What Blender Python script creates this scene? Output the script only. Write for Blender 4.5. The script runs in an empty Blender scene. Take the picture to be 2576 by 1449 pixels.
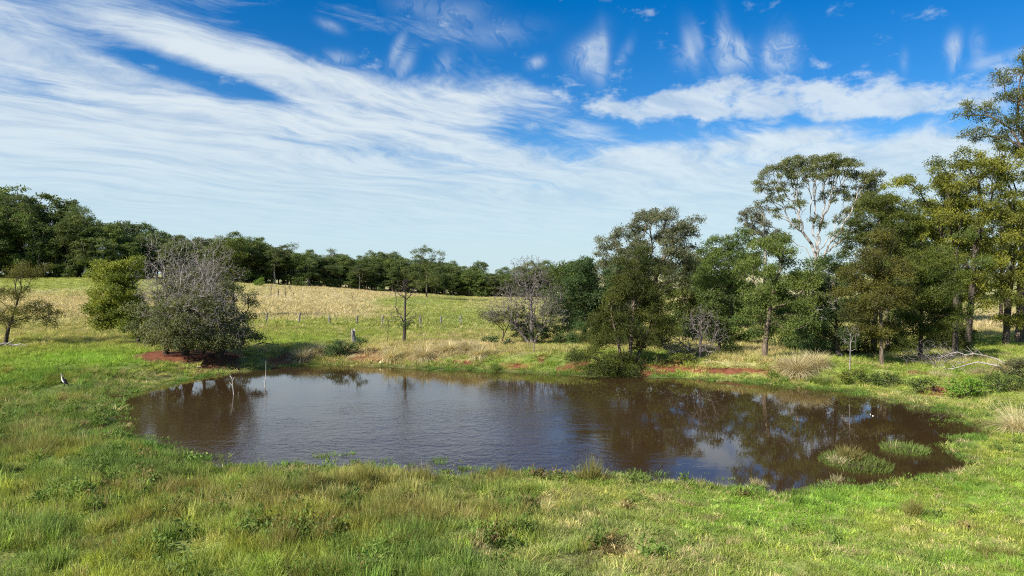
import bpy, math, time
import numpy as np
T0 = time.time()
scene = bpy.context.scene
COL = scene.collection
rad = math.radians

# ------------------------------------------------------------------ camera
CAM_Z = 7.0
PW, PH = 2576.0, 1449.0            # picture units used for reading positions off the photograph
F = PW * 24.0 / 36.0
HORIZON = 690.0
PITCH = math.atan((PH / 2 - HORIZON) / F)
cam_data = bpy.data.cameras.new('camera')
cam_data.lens = 24.0; cam_data.sensor_width = 36.0
cam_data.clip_start = 0.1; cam_data.clip_end = 12000
cam = bpy.data.objects.new('camera', cam_data)
COL.objects.link(cam)
cam.location = (0, 0, CAM_Z)
cam.rotation_euler = (math.pi / 2 - PITCH, 0, 0)
scene.camera = cam

# ------------------------------------------------------------------ light
SUN_EL = rad(37.0)
SUN_FROM = (-0.80, -0.60)          # the sun stands behind the camera's left shoulder
sun_az = math.atan2(SUN_FROM[0], SUN_FROM[1])
sd_ = bpy.data.lights.new('sun', 'SUN')
sd_.energy = 5.0; sd_.angle = rad(0.5); sd_.color = (1.0, 0.94, 0.84)
sun = bpy.data.objects.new('sun', sd_); COL.objects.link(sun)
from mathutils import Vector, Matrix, Euler
_d = Vector((SUN_FROM[0] * math.cos(SUN_EL), SUN_FROM[1] * math.cos(SUN_EL), math.sin(SUN_EL)))
sun.rotation_euler = _d.to_track_quat('Z', 'Y').to_euler()
sun.location = (-40, -30, 60)

scene.view_settings.view_transform = 'Standard'
scene.view_settings.look = 'None'
scene.view_settings.exposure = 0.84
scene.view_settings.gamma = 1.0
scene.view_settings.use_curve_mapping = False
scene.cycles.max_bounces = 6
scene.cycles.diffuse_bounces = 3
scene.cycles.glossy_bounces = 3
scene.cycles.transmission_bounces = 3
scene.cycles.transparent_max_bounces = 4
scene.cycles.sample_clamp_indirect = 4
scene.cycles.use_denoising = False
scene.cycles.filter_width = 1.1

# small node helper
class NT:
    def __init__(s, tree):
        s.t = tree; s.n = tree.nodes; s.l = tree.links
    def node(s, typ, **kw):
        n = s.n.new(typ)
        for k, v in kw.items(): setattr(n, k, v)
        return n
    def put(s, sock, v):
        if v is None: return
        if isinstance(v, bpy.types.NodeSocket): s.l.new(v, sock)
        else:
            if isinstance(v, tuple) and len(v) == 3 and sock.type == 'RGBA': v = (*v, 1.0)
            sock.default_value = v
    def m(s, op, a, b=None, c=None, clamp=False):
        n = s.node('ShaderNodeMath', operation=op, use_clamp=clamp)
        for i, v in enumerate((a, b, c)):
            s.put(n.inputs[i], v)
        return n.outputs[0]
    def vm(s, op, a, b=None):
        n = s.node('ShaderNodeVectorMath', operation=op)
        s.put(n.inputs[0], a)
        if b is not None: s.put(n.inputs['Scale'] if op == 'SCALE' else n.inputs[1], b)
        return n.outputs[0]
    def comb(s, x, y, z):
        n = s.node('ShaderNodeCombineXYZ')
        for i, v in enumerate((x, y, z)): s.put(n.inputs[i], v)
        return n.outputs[0]
    def sep(s, v):
        n = s.node('ShaderNodeSeparateXYZ'); s.put(n.inputs[0], v)
        return n.outputs[0], n.outputs[1], n.outputs[2]
    def noise(s, vec, scale, detail=4.0, rough=0.55, dist=0.0, out='Fac', lac=2.0):
        n = s.node('ShaderNodeTexNoise', noise_dimensions='3D')
        s.put(n.inputs['Vector'], vec); s.put(n.inputs['Scale'], scale)
        s.put(n.inputs['Detail'], detail); s.put(n.inputs['Roughness'], rough)
        s.put(n.inputs['Distortion'], dist); s.put(n.inputs['Lacunarity'], lac)
        return n.outputs[out]
    def ramp(s, x, lo, hi, a=0.0, b=1.0):
        n = s.node('ShaderNodeMapRange', interpolation_type='SMOOTHSTEP')
        s.put(n.inputs['Value'], x)
        for k, v in (('From Min', lo), ('From Max', hi), ('To Min', a), ('To Max', b)): s.put(n.inputs[k], v)
        return n.outputs['Result']
    def mix(s, f, a, b, typ='MIX'):
        n = s.node('ShaderNodeMix', data_type='RGBA', blend_type=typ)
        s.put(n.inputs[0], f); s.put(n.inputs[6], a); s.put(n.inputs[7], b)
        return n.outputs[2]

def az_el(px, py):
    u = (px - PW / 2) / F; v = (HORIZON - py) / F
    return math.atan(u), math.atan(v / math.sqrt(1 + u * u))

# ------------------------------------------------------------------ sky with high cirrus
world = bpy.data.worlds.new('World'); scene.world = world
world.use_nodes = True
w = NT(world.node_tree); w.n.clear()
sky = w.node('ShaderNodeTexSky', sky_type='NISHITA', sun_disc=False)
sky.sun_elevation = SUN_EL; sky.sun_rotation = sun_az
sky.altitude = 100; sky.air_density = 1.0; sky.dust_density = 0.3; sky.ozone_density = 3.0
hs = w.node('ShaderNodeHueSaturation'); hs.inputs['Saturation'].default_value = 1.48
hs.inputs['Hue'].default_value = 0.508; hs.inputs['Value'].default_value = 0.84
w.l.new(sky.outputs[0], hs.inputs['Color'])
tc = w.node('ShaderNodeTexCoord')
dx, dy, dz = w.sep(tc.outputs['Generated'])
azr = w.m('ARCTAN2', dx, dy)
elr = w.m('ARCSINE', w.m('MINIMUM', w.m('MAXIMUM', dz, -1.0), 1.0))
elp = w.m('MAXIMUM', elr, 0.0)
den = w.m('ADD', w.m('MAXIMUM', dz, 0.0), 0.055)
qx = w.m('DIVIDE', dx, den); qy = w.m('DIVIDE', dy, den)
# streak axes on the cloud sheet
sa = rad(40)
al = w.m('ADD', w.m('MULTIPLY', qx, math.sin(sa)), w.m('MULTIPLY', qy, math.cos(sa)))
ac = w.m('SUBTRACT', w.m('MULTIPLY', qx, math.cos(sa)), w.m('MULTIPLY', qy, math.sin(sa)))
warp = w.noise(w.comb(qx, qy, 3.0), 0.7, 3.0, 0.5)
acw = w.m('ADD', ac, w.m('MULTIPLY', w.m('SUBTRACT', warp, 0.5), 1.1))
fib = w.noise(w.comb(w.m('MULTIPLY', al, 0.8), w.m('MULTIPLY', acw, 2.9), 0.0), 1.0, 9.0, 0.64, 0.35)
puff = w.noise(w.comb(w.m('MULTIPLY', al, 2.6), w.m('MULTIPLY', acw, 3.0), 7.0), 1.5, 9.0, 0.70, 0.5)
broad = w.noise(w.comb(w.m('MULTIPLY', al, 0.35), w.m('MULTIPLY', ac, 0.8), 11.0), 0.9, 3.0, 0.5, 0.0)
fld = w.m('ADD', w.m('ADD', w.m('MULTIPLY', fib, 0.46), w.m('MULTIPLY', puff, 0.26)), w.m('MULTIPLY', broad, 0.28))
fine = w.noise(w.comb(w.m('MULTIPLY', al, 1.1), w.m('MULTIPLY', acw, 3.9), 21.0), 1.0, 9.0, 0.66, 0.25)
# how far up the sheet reaches: higher towards the left (west), low to the right
def blob(px, py, rx, ry, amp, rot=0.0):
    a, e = az_el(px, py)
    ra = rx / F; re = ry / F
    A = w.m('SUBTRACT', azr, a); E = w.m('SUBTRACT', elr, e)
    c, s = math.cos(rot), math.sin(rot)
    A2 = w.m('ADD', w.m('MULTIPLY', A, c / ra), w.m('MULTIPLY', E, s / ra))
    E2 = w.m('SUBTRACT', w.m('MULTIPLY', E, c / re), w.m('MULTIPLY', A, s / re))
    r2 = w.m('ADD', w.m('MULTIPLY', A2, A2), w.m('MULTIPLY', E2, E2))
    return w.m('MULTIPLY', w.m('POWER', 2.718, w.m('MULTIPLY', r2, -1.0)), amp)
top_el = w.ramp(azr, rad(-32), rad(16), rad(25), rad(14.5))
cov = w.ramp(w.m('SUBTRACT', elr, top_el), rad(-9), rad(7.0), 0.60, -0.13)
low = w.ramp(elr, rad(2), rad(11), 0.55, 0.0)          # sheet thickens towards the horizon
cov = w.m('ADD', cov, low)
for b in ((470, 190, 170, 34, -0.27, -0.28), (700, 60, 260, 50, -0.16, -0.2), (230, 90, 170, 30, -0.16, -0.25), (860, 120, 160, 40, -0.2, -0.2), (80, 215, 110, 22, -0.15, -0.15), (640, 230, 130, 20, -0.20, -0.3), (930, 60, 140, 44, 0.15, 0), (1180, 60, 160, 70, 0.30, 0), (300, 330, 500, 130, 0.12, 0),
          (1230, 250, 160, 60, 0.25, 0.1), (1640, 320, 230, 35, -0.16, 0.35),
          (2180, 325, 130, 30, -0.26, 0.0), (2450, 350, 120, 40, -0.10, 0), (2030, 340, 170, 26, 0.34, 0.05), (2330, 370, 130, 50, 0.3, 0.0), (1560, 400, 300, 40, 0.15, 0), (1330, 330, 160, 45, -0.14, -0.5)):
    cov = w.m('ADD', cov, blob(*b))
cov = w.m('ADD', cov, w.ramp(elr, rad(26), rad(42), 0.0, 0.60))  # extra cloud overhead, out of view, added to make the blue ambient light more neutral
fld = w.m('ADD', w.m('MULTIPLY', fld, 0.86), w.m('MULTIPLY', fine, 0.14))
thr = w.m('SUBTRACT', 0.80, w.m('MULTIPLY', cov, 0.62))
mask = w.ramp(w.m('SUBTRACT', fld, thr), -0.09, 0.15)
# a bank of small heaped cloud low on the right
hn = w.noise(w.comb(w.m('MULTIPLY', azr, 17.0), w.m('MULTIPLY', elr, 30.0), 5.0), 1.0, 9.0, 0.62, 0.1)
hb = None
for b in ((1850, 245, 240, 38, 0.75, 0.03), (1690, 265, 110, 34, 0.65, 0.0), (2050, 258, 230, 32, 0.65, -0.05), (1840, 218, 60, 22, 0.5, 0), (2400, 240, 150, 30, 0.65, 0.1), (2350, 270, 250, 16, 0.4, 0.0), (1510, 270, 60, 26, 0.5, 0), (1290, 245, 140, 36, 0.5, 0.05)):
    v = blob(*b); hb = v if hb is None else w.m('ADD', hb, v)
heap = w.m('MULTIPLY', w.ramp(w.m('ADD', w.m('MULTIPLY', w.m('MINIMUM', hb, 0.8), 0.62), w.m('MULTIPLY', hn, 1.5)), 0.86, 1.24), 0.90)
mask = w.m('MAXIMUM', mask, heap)
# the lone wisps high on the right: fine filaments hanging from small heads
wj = w.noise(w.comb(azr, elr, 9.0), 16.0, 3.0, 0.5, 0.0)
wn = w.noise(w.comb(w.m('ADD', w.m('MULTIPLY', w.m('ADD', azr, w.m('MULTIPLY', elr, 0.4)), 58.0), w.m('MULTIPLY', wj, 7.0)), w.m('MULTIPLY', elr, 22.0), 2.0), 1.0, 7.0, 0.6, 0.5)
rdg = w.m('SUBTRACT', 1.0, w.m('MULTIPLY', w.m('ABSOLUTE', w.m('SUBTRACT', wn, 0.5)), 4.2), clamp=True)
wn2 = w.m('ADD', w.m('MULTIPLY', w.m('POWER', rdg, 1.1), 0.60), w.m('MULTIPLY', w.ramp(wn, 0.35, 0.6), 0.42))
ws = None
for b in ((1490, 135, 24, 46, 0.9, -0.45), (1470, 140, 40, 30, 0.6, 0.3), (1508, 175, 18, 34, 0.85, 0.05), (1518, 120, 10, 40, 0.6, 0.1), (1735, 125, 14, 44, 0.75, 0.25), (1755, 105, 10, 36, 0.5, 0.35), (1715, 150, 22, 24, 0.35, 0), (1818, 110, 14, 50, 0.8, 0.08), (1835, 150, 36, 34, 0.95, 0.1), (1858, 130, 14, 34, 0.75, 0.5),
          (1955, 150, 30, 34, 0.9, 0.15), (1978, 118, 20, 38, 0.75, 0.35), (1935, 130, 16, 34, 0.6, -0.1), (2388, 118, 12, 22, 0.9, -0.1), (2396, 145, 8, 30, 0.8, -0.15), (2450, 118, 12, 24, 0.5, 0.1), (2462, 165, 20, 18, 0.5, 0.1), (2268, 160, 8, 22, 0.4, 0), (1000, 130, 12, 40, 0.8, -0.45), (1020, 165, 16, 40, 0.7, -0.5),
          (1350, 160, 20, 12, 0.9, 0.3), (1572, 135, 12, 30, 0.4, -0.5), (2545, 142, 50, 10, 0.7, 0.1), (850, 150, 34, 14, 0.7, 0), (835, 70, 26, 10, 0.6, -0.3), (1338, 318, 22, 12, 0.8, 0), (2105, 350, 16, 6, 0.9, 0), (1150, 45, 70, 30, 0.45, 0.2), (1250, 90, 90, 26, 0.4, 0.1), (1120, 165, 20, 30, 0.5, -0.5), (1060, 20, 70, 26, 0.3, 0)):
    v = blob(*b); ws = v if ws is None else w.m('ADD', ws, v)
wisp = w.m('MULTIPLY', w.m('MINIMUM', ws, 1.0), w.m('ADD', w.m('MULTIPLY', wn2, 0.95), 0.05))
mask = w.m('MAXIMUM', mask, w.m('MULTIPLY', wisp, 0.72))
mask = w.m('MULTIPLY', mask, w.ramp(elr, rad(-1.0), rad(0.5), 0.6, 1.0))
cl = w.mix(w.ramp(w.m('ADD', w.m('MULTIPLY', fld, 0.5), w.m('MULTIPLY', fine, 0.5)), 0.37, 0.60), (2.85, 3.7, 4.75), (5.0, 5.5, 5.7))
cl = w.mix(w.ramp(elr, rad(0), rad(14)), (3.65, 4.8, 5.4), cl)
opac = w.m('MULTIPLY', mask, 0.89)
skyc = w.mix(opac, hs.outputs[0], cl)
bg = w.node('ShaderNodeBackground'); bg.inputs['Strength'].default_value = 0.090
w.l.new(skyc, bg.inputs['Color'])
wo = w.node('ShaderNodeOutputWorld'); w.l.new(bg.outputs[0], wo.inputs['Surface'])

# ------------------------------------------------------------------ numeric helpers
def _hash(ix, iy, seed):
    h = (ix.astype(np.int64) * 374761393 + iy.astype(np.int64) * 668265263 + seed * 974711) & 0x7fffffff
    h = ((h ^ (h >> 13)) * 1274126177) & 0x7fffffff
    h = h ^ (h >> 16)
    return (h & 0xffff) / 65535.0
def vnoise(x, y, s, seed=0):
    x = np.asarray(x, float) / s; y = np.asarray(y, float) / s
    ix = np.floor(x); iy = np.floor(y)
    fx = x - ix; fy = y - iy
    fx = fx * fx * (3 - 2 * fx); fy = fy * fy * (3 - 2 * fy)
    a = _hash(ix, iy, seed); b = _hash(ix + 1, iy, seed); c = _hash(ix, iy + 1, seed); d = _hash(ix + 1, iy + 1, seed)
    return (a * (1 - fx) + b * fx) * (1 - fy) + (c * (1 - fx) + d * fx) * fy
def fbm(x, y, s, seed=0, o=4):
    r = 0; a = 0.5; t = 0
    for i in range(o):
        r = r + a * vnoise(x, y, s / 2 ** i, seed + i * 17); t += a; a *= 0.55
    return r / t
def sst(x, lo, hi):
    t = np.clip((np.asarray(x, float) - lo) / (hi - lo), 0, 1)
    return t * t * (3 - 2 * t)

def ray(px, py):
    a = (px - PW / 2) / F; b = -(py - PH / 2) / F
    c, s = math.cos(PITCH), math.sin(PITCH)
    return np.array([a, c + s * b, -s + c * b])
def proj(x, y, z):
    """world -> photograph units"""
    c, s = math.cos(PITCH), math.sin(PITCH)
    dzv = np.asarray(z) - CAM_Z
    dep = np.asarray(y) * c - dzv * s
    up = np.asarray(y) * s + dzv * c
    dep = np.maximum(dep, 0.5)
    return PW / 2 + F * np.asarray(x) / dep, PH / 2 - F * up / dep

POND_PX = [(322, 1060), (335, 1010), (370, 988), (430, 968), (520, 950), (600, 938), (700, 926), (800, 923), (900, 923), (1000, 927),
           (1100, 932), (1200, 935), (1300, 941), (1400, 945), (1500, 949), (1600, 950), (1700, 953), (1800, 961), (1900, 969),
           (2000, 978), (2100, 987), (2200, 1006), (2300, 1026), (2400, 1050), (2420, 1070), (2370, 1092), (2345, 1130), (2380, 1160),
           (2330, 1178), (2270, 1197), (2200, 1200), (2100, 1206), (2000, 1212), (1930, 1224), (1850, 1207), (1700, 1192), (1500, 1184), (1300, 1178),
           (1100, 1173), (950, 1164), (800, 1162), (650, 1160), (600, 1156), (520, 1135), (450, 1113), (390, 1098), (350, 1080)]
POND = []
for p in POND_PX:
    r_ = ray(*p); t_ = -CAM_Z / r_[2]; POND.append((r_[0] * t_, r_[1] * t_))
POND = np.array(POND)
def pond_sd(x, y):
    x = np.asarray(x, float); y = np.asarray(y, float)
    d2 = np.full(x.shape, 1e9); ins = np.zeros(x.shape, bool)
    n = len(POND)
    for i in range(n):
        ax, ay = POND[i]; bx, by = POND[(i + 1) % n]
        ex, ey = bx - ax, by - ay
        wx, wy = x - ax, y - ay
        t = np.clip((wx * ex + wy * ey) / (ex * ex + ey * ey), 0, 1)
        d2 = np.minimum(d2, (wx - t * ex) ** 2 + (wy - t * ey) ** 2)
        cnd = ((ay > y) != (by > y)) & (x < (bx - ax) * (y - ay) / (by - ay + 1e-12) + ax)
        ins ^= cnd
    d = np.sqrt(d2)
    return np.where(ins, -d, d)

_zu = (np.array([-400, 0, 250, 400, 620, 850, 1000, 1200, 1400, 1800, 2576, 3000]) - PW / 2) / F
_zz = np.array([7.2, 6.6, 6.5, 5.5, 4.0, 2.1, 0.5, -1.4, -1.8, -1.6, -1.0, -1.0])
PUD = []
for (a_, b_, rx_, ry_) in ((232, 1080, 44, 9), (190, 1092, 22, 9), (215, 1108, 18, 9), (205, 1021, 16, 7), (272, 1022, 14, 22), (330, 1045, 20, 12), (165, 1052, 26, 6), (285, 1213, 60, 9), (250, 1203, 22, 8), (455, 1207, 44, 8), (560, 1167, 44, 12), (655, 1178, 70, 7), (420, 1143, 50, 8), (1085, 1190, 30, 8), (1165, 1190, 34, 9), (1010, 1182, 60, 6), (1400, 1190, 60, 7), (1730, 1208, 90, 9), (1850, 1217, 40, 8), (2050, 1216, 50, 6), (2440, 1085, 40, 14), (880, 1172, 70, 6)):
    r_ = ray(a_, b_); t_ = -CAM_Z / r_[2]; d_ = r_[1] * t_
    PUD.append((r_[0] * t_, d_, rx_ / F * d_, ry_ * d_ * d_ / (F * CAM_Z)))
def puddle(x, y):
    m = 0 * x
    n_ = (fbm(x, y, 0.9, 141, 3) - .5) * 1.3
    for (a_, b_, rx_, ry_) in PUD: m = np.maximum(m, np.exp(-((x - a_) / rx_) ** 2 - ((y - b_) / ry_) ** 2))
    return sst(m + n_ * .5, 0.28, 0.46)
def gz(x, y, sd=None, want_sd=False):
    x = np.asarray(x, float); y = np.asarray(y, float)
    if sd is None: sd = pond_sd(x, y)
    sdw = sd - 0.35 - 0.35 * sst(np.abs(x), 9, 16) + (fbm(x, y, 1.6, 5, 3) - 0.5) * 1.1 + (vnoise(x, y, 0.45, 8) - 0.5) * 0.25
    inside = -np.minimum(0.7, 0.22 * np.maximum(-sdw, 0))
    far = sst(y, 38, 47)                              # the dam wall stands along the far side
    bankh = 0.95 + 0.35 * (fbm(x, y, 7, 21, 2) - 0.5)
    zfar = bankh * sst(sdw, 0.3, 4.2) - 0.25 * sst(sdw, 5, 13) + 0.06 * np.clip(sdw, 0, 1)
    marsh = sst(-x, 6.0, 11.0) * sst(y, 22, 26) * (1 - sst(y, 40, 47))
    znear = 0.06 * sst(sdw, 0, 1.0) + 0.44 * sst(sdw, 1.2, 9.0)
    zm = 0.06 * sst(sdw, 0, 0.7) + 0.34 * sst(sdw, 6.0, 13.0) + (fbm(x, y, 2.2, 33, 3) - 0.50) * 0.42 * sst(sdw, 0.5, 2.0)
    zn = znear * (1 - marsh) + zm * marsh
    out = zn * (1 - far) + zfar * far
    z = np.where(sdw > 0, out, inside)
    pm_ = puddle(x, y)
    z = z * (1 - pm_) + np.minimum(z, -0.05) * pm_
    u = x / np.maximum(y, 60.0)
    H = np.interp(u, _zu, _zz)
    S = sst(y, 55, 215)
    S = 0.5 * S + 0.5 * np.clip((y - 60) / 150.0, 0, 1)
    z = z + (H - 0.65) * S
    z = z + (fbm(x, y, 14, 41, 2) - 0.5) * 0.30 * sst(sd, 3, 12) * (1 - pm_)
    z = z + (fbm(x, y, 2.6, 51, 3) - 0.5) * 0.20 * sst(sd, 1.5, 4) * (1 - marsh) * (1 - pm_)
    z = z + (fbm(x, y, 1.1, 57, 2) - 0.5) * 0.30 * sst(sd, 1.0, 3) * (1 - marsh) * (1 - sst(x, 0, 8)) * (1 - sst(y, 34, 40)) * (1 - pm_) * 1.7
    return (z, sd) if want_sd else z
def gz1(x, y): return float(gz(np.array([x]), np.array([y]))[0])
def hit(px, py):
    """where the line of sight through a photograph point meets the ground"""
    r = ray(px, py)
    t = np.concatenate([np.arange(8, 120, 0.15), np.arange(120, 420, 0.6)])
    X, Y, Z = r[0] * t, r[1] * t, CAM_Z + r[2] * t
    below = Z < np.maximum(gz(X, Y), 0.0)
    i = int(np.argmax(below)) if below.any() else len(t) - 1
    return np.array([X[i], Y[i], Z[i]])
def at(px, dist):
    """point on the ground in the photograph column px, dist metres ahead"""
    x = (px - PW / 2) / F * dist
    return np.array([x, dist, gz1(x, dist)])
def pt(px, py, dist):
    """3-D point seen at (px, py) at forward distance dist"""
    r = ray(px, py); t = dist / r[1]
    return np.array([r[0] * t, dist, CAM_Z + r[2] * t])

# ------------------------------------------------------------------ mesh helpers
def make_mesh(name, V, Fc, mats, smooth=False, attrs=None, mat_idx=None):
    """V (n,3); Fc list of (m,k) index arrays"""
    me = bpy.data.meshes.new(name)
    V = np.asarray(V, np.float32)
    if not isinstance(Fc, (list, tuple)): Fc = [Fc]
    Fc = [np.asarray(f, np.int32) for f in Fc if len(f)]
    me.vertices.add(len(V)); me.vertices.foreach_set('co', V.ravel())
    nl = sum(f.size for f in Fc); npoly = sum(len(f) for f in Fc)
    me.loops.add(nl); me.polygons.add(npoly)
    me.loops.foreach_set('vertex_index', np.concatenate([f.ravel() for f in Fc]))
    tot = np.concatenate([np.full(len(f), f.shape[1], np.int32) for f in Fc])
    st = np.concatenate([[0], np.cumsum(tot)[:-1]]).astype(np.int32)
    me.polygons.foreach_set('loop_start', st)
    if mat_idx is not None: me.polygons.foreach_set('material_index', np.asarray(mat_idx, np.int32))
    me.polygons.foreach_set('use_smooth', np.full(npoly, smooth, bool))
    for k, (typ, arr) in (attrs or {}).items():
        a = me.attributes.new(k, typ, 'POINT')
        a.data.foreach_set('value' if typ in ('FLOAT', 'INT') else ('color' if typ == 'FLOAT_COLOR' else 'vector'), np.asarray(arr, np.float32 if typ != 'INT' else np.int32).ravel())
    for m_ in (mats if isinstance(mats, (list, tuple)) else [mats]): me.materials.append(m_)
    me.update(calc_edges=True); me.validate()
    return me
def link(name, data, parent=None, loc=None):
    o = bpy.data.objects.new(name, data); COL.objects.link(o)
    if loc is not None: o.location = [float(v) for v in loc]
    if parent is not None: o.parent = parent
    return o
def tag(o, label=None, cat=None, group=None, kind=None):
    if label: o['label'] = label
    if cat: o['category'] = cat
    if group: o['group'] = group
    if kind: o['kind'] = kind
    return o
def thing(name, label, cat, loc, group=None, rotz=0.0):
    o = link(name, None, None, loc); o.rotation_euler = (0, 0, rotz)
    o.empty_display_size = 0.3
    return tag(o, label, cat, group)
def copy_thing(root, loc, rotz=0.0, scale=(1, 1, 1), label=None, group=None):
    r = root.copy(); COL.objects.link(r)
    r.location = [float(v) for v in loc]; r.rotation_euler = (0, 0, rotz); r.scale = scale
    if label: r['label'] = label
    if group: r['group'] = group
    for ch in list(root.children):
        c = ch.copy(); COL.objects.link(c); c.parent = r
        for g in list(ch.children):
            d = g.copy(); COL.objects.link(d); d.parent = c
    return r

def nrm(a):
    return a / np.maximum(np.linalg.norm(a, axis=-1, keepdims=True), 1e-9)

# ------------------------------------------------------------------ materials
def new_mat(name):
    m = bpy.data.materials.new(name); m.use_nodes = True
    t = NT(m.node_tree); t.n.clear()
    out = t.node('ShaderNodeOutputMaterial')
    return m, t, out
def leaf_mat(name, dark, light, trans=0.35, rough=0.55, spec=0.25):
    m, t, out = new_mat(name)
    at_ = t.node('ShaderNodeAttribute', attribute_name='v')
    oi = t.node('ShaderNodeObjectInfo')
    c = t.mix(at_.outputs['Fac'], dark, light)
    h = t.node('ShaderNodeHueSaturation')
    t.put(h.inputs['Hue'], t.m('ADD', 0.5, t.m('MULTIPLY', t.m('SUBTRACT', oi.outputs['Random'], 0.7), 0.016)))
    t.put(h.inputs['Value'], t.m('ADD', 0.80, t.m('MULTIPLY', oi.outputs['Random'], 0.45)))
    t.put(h.inputs['Saturation'], 1.0)
    t.l.new(c, h.inputs['Color'])
    p = t.node('ShaderNodeBsdfPrincipled'); t.l.new(h.outputs[0], p.inputs['Base Color'])
    p.inputs['Roughness'].default_value = rough; p.inputs['Specular IOR Level'].default_value = spec
    tr = t.node('ShaderNodeBsdfTranslucent')
    t.l.new(t.mix(1.0, h.outputs[0], (1.3, 1.25, 0.6), 'MULTIPLY'), tr.inputs['Color'])
    mx = t.node('ShaderNodeMixShader'); mx.inputs[0].default_value = trans
    t.l.new(p.outputs[0], mx.inputs[1]); t.l.new(tr.outputs[0], mx.inputs[2]); t.l.new(mx.outputs[0], out.inputs[0])
    return m
def bark_mat(name, a, b, scale=6.0, stretch=0.25, bump=0.4):
    m, t, out = new_mat(name)
    tcn = t.node('ShaderNodeTexCoord')
    x, y, z = t.sep(tcn.outputs['Object'])
    v = t.comb(x, y, t.m('MULTIPLY', z, stretch))
    n = t.noise(v, scale, 5.0, 0.65, 0.3)
    n2 = t.noise(tcn.outputs['Object'], 0.9, 2.0, 0.5)
    f = t.ramp(t.m('ADD', t.m('MULTIPLY', n, 0.7), t.m('MULTIPLY', n2, 0.3)), 0.36, 0.62)
    p = t.node('ShaderNodeBsdfPrincipled'); t.l.new(t.mix(f, a, b), p.inputs['Base Color'])
    p.inputs['Roughness'].default_value = 0.9; p.inputs['Specular IOR Level'].default_value = 0.15
    bp = t.node('ShaderNodeBump'); bp.inputs['Strength'].default_value = bump; bp.inputs['Distance'].default_value = 0.03
    t.l.new(n, bp.inputs['Height']); t.l.new(bp.outputs[0], p.inputs['Normal'])
    t.l.new(p.outputs[0], out.inputs[0])
    return m
def plain_mat(name, c, rough=0.7, spec=0.3):
    m, t, out = new_mat(name)
    tcn = t.node('ShaderNodeTexCoord')
    n = t.noise(tcn.outputs['Object'], 20.0, 4.0, 0.6)
    p = t.node('ShaderNodeBsdfPrincipled')
    t.l.new(t.mix(n, tuple(v * 0.75 for v in c), tuple(min(1, v * 1.2) for v in c)), p.inputs['Base Color'])
    p.inputs['Roughness'].default_value = rough; p.inputs['Specular IOR Level'].default_value = spec
    t.l.new(p.outputs[0], out.inputs[0])
    return m
def grass_mat(name, trans=0.4):
    """colour comes with every tuft (its species and dryness), each blade varies a little"""
    m, t, out = new_mat(name)
    ti = t.node('ShaderNodeAttribute', attribute_name='tint', attribute_type='INSTANCER')
    v = t.node('ShaderNodeAttribute', attribute_name='v')
    c = t.mix(1.0, ti.outputs['Color'], t.mix(v.outputs['Fac'], (0.62, 0.68, 0.62), (1.42, 1.28, 1.2)), 'MULTIPLY')
    p = t.node('ShaderNodeBsdfPrincipled'); t.l.new(c, p.inputs['Base Color'])
    p.inputs['Roughness'].default_value = 0.6; p.inputs['Specular IOR Level'].default_value = 0.2
    tr = t.node('ShaderNodeBsdfTranslucent'); t.l.new(t.mix(1.0, c, (1.2, 1.2, 0.7), 'MULTIPLY'), tr.inputs['Color'])
    mx = t.node('ShaderNodeMixShader'); mx.inputs[0].default_value = trans
    t.l.new(p.outputs[0], mx.inputs[1]); t.l.new(tr.outputs[0], mx.inputs[2]); t.l.new(mx.outputs[0], out.inputs[0])
    return m

M = {}
M['gum_olive'] = leaf_mat('gum_leaf_olive', (0.058, 0.085, 0.024), (0.180, 0.205, 0.048))
M['gum_yellow'] = leaf_mat('gum_leaf_yellow', (0.074, 0.098, 0.017), (0.285, 0.290, 0.040))
M['gum_grey'] = leaf_mat('gum_leaf_grey', (0.091, 0.107, 0.055), (0.195, 0.202, 0.104))
M['gum_mid'] = leaf_mat('gum_leaf_mid', (0.058, 0.098, 0.023), (0.156, 0.202, 0.042))
M['wattle'] = leaf_mat('wattle_leaf', (0.040, 0.060, 0.010), (0.110, 0.128, 0.018), 0.3)
M['wattle_brown'] = leaf_mat('wattle_leaf_bronze', (0.052, 0.056, 0.013), (0.145, 0.136, 0.024), 0.3)
M['blue_green'] = leaf_mat('dark_leaf', (0.036, 0.072, 0.023), (0.091, 0.150, 0.042), 0.3)
M['broad'] = leaf_mat('broad_leaf', (0.101, 0.144, 0.023), (0.287, 0.312, 0.043))
M['fig'] = leaf_mat('fig_leaf', (0.072, 0.084, 0.034), (0.195, 0.205, 0.082))
M['bright'] = leaf_mat('bright_leaf', (0.091, 0.182, 0.021), (0.208, 0.338, 0.039), 0.4)
M['forest_a'] = leaf_mat('forest_leaf_dark', (0.043, 0.077, 0.022), (0.139, 0.182, 0.043), 0.3)
M['forest_b'] = leaf_mat('forest_leaf_green', (0.055, 0.098, 0.027), (0.178, 0.220, 0.051), 0.3)
M['bark_dark'] = bark_mat('bark_dark', (0.025, 0.02, 0.016), (0.11, 0.09, 0.07), 9)
M['bark_brown'] = bark_mat('bark_brown', (0.06, 0.042, 0.03), (0.20, 0.155, 0.115), 9)
M['bark_pale'] = bark_mat('bark_pale', (0.26, 0.23, 0.19), (0.58, 0.54, 0.48), 3, 0.3, 0.2)
M['bark_gum'] = bark_mat('bark_gum', (0.12, 0.10, 0.085), (0.46, 0.43, 0.39), 2.2, 0.3, 0.3)
M['bark_grey'] = bark_mat('bark_grey', (0.15, 0.13, 0.115), (0.36, 0.33, 0.30), 7)
M['twig_grey'] = bark_mat('twig_grey', (0.20, 0.17, 0.15), (0.40, 0.36, 0.33), 5)
M['twig_mauve'] = bark_mat('twig_mauve', (0.165, 0.14, 0.13), (0.36, 0.32, 0.30), 5)
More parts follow.
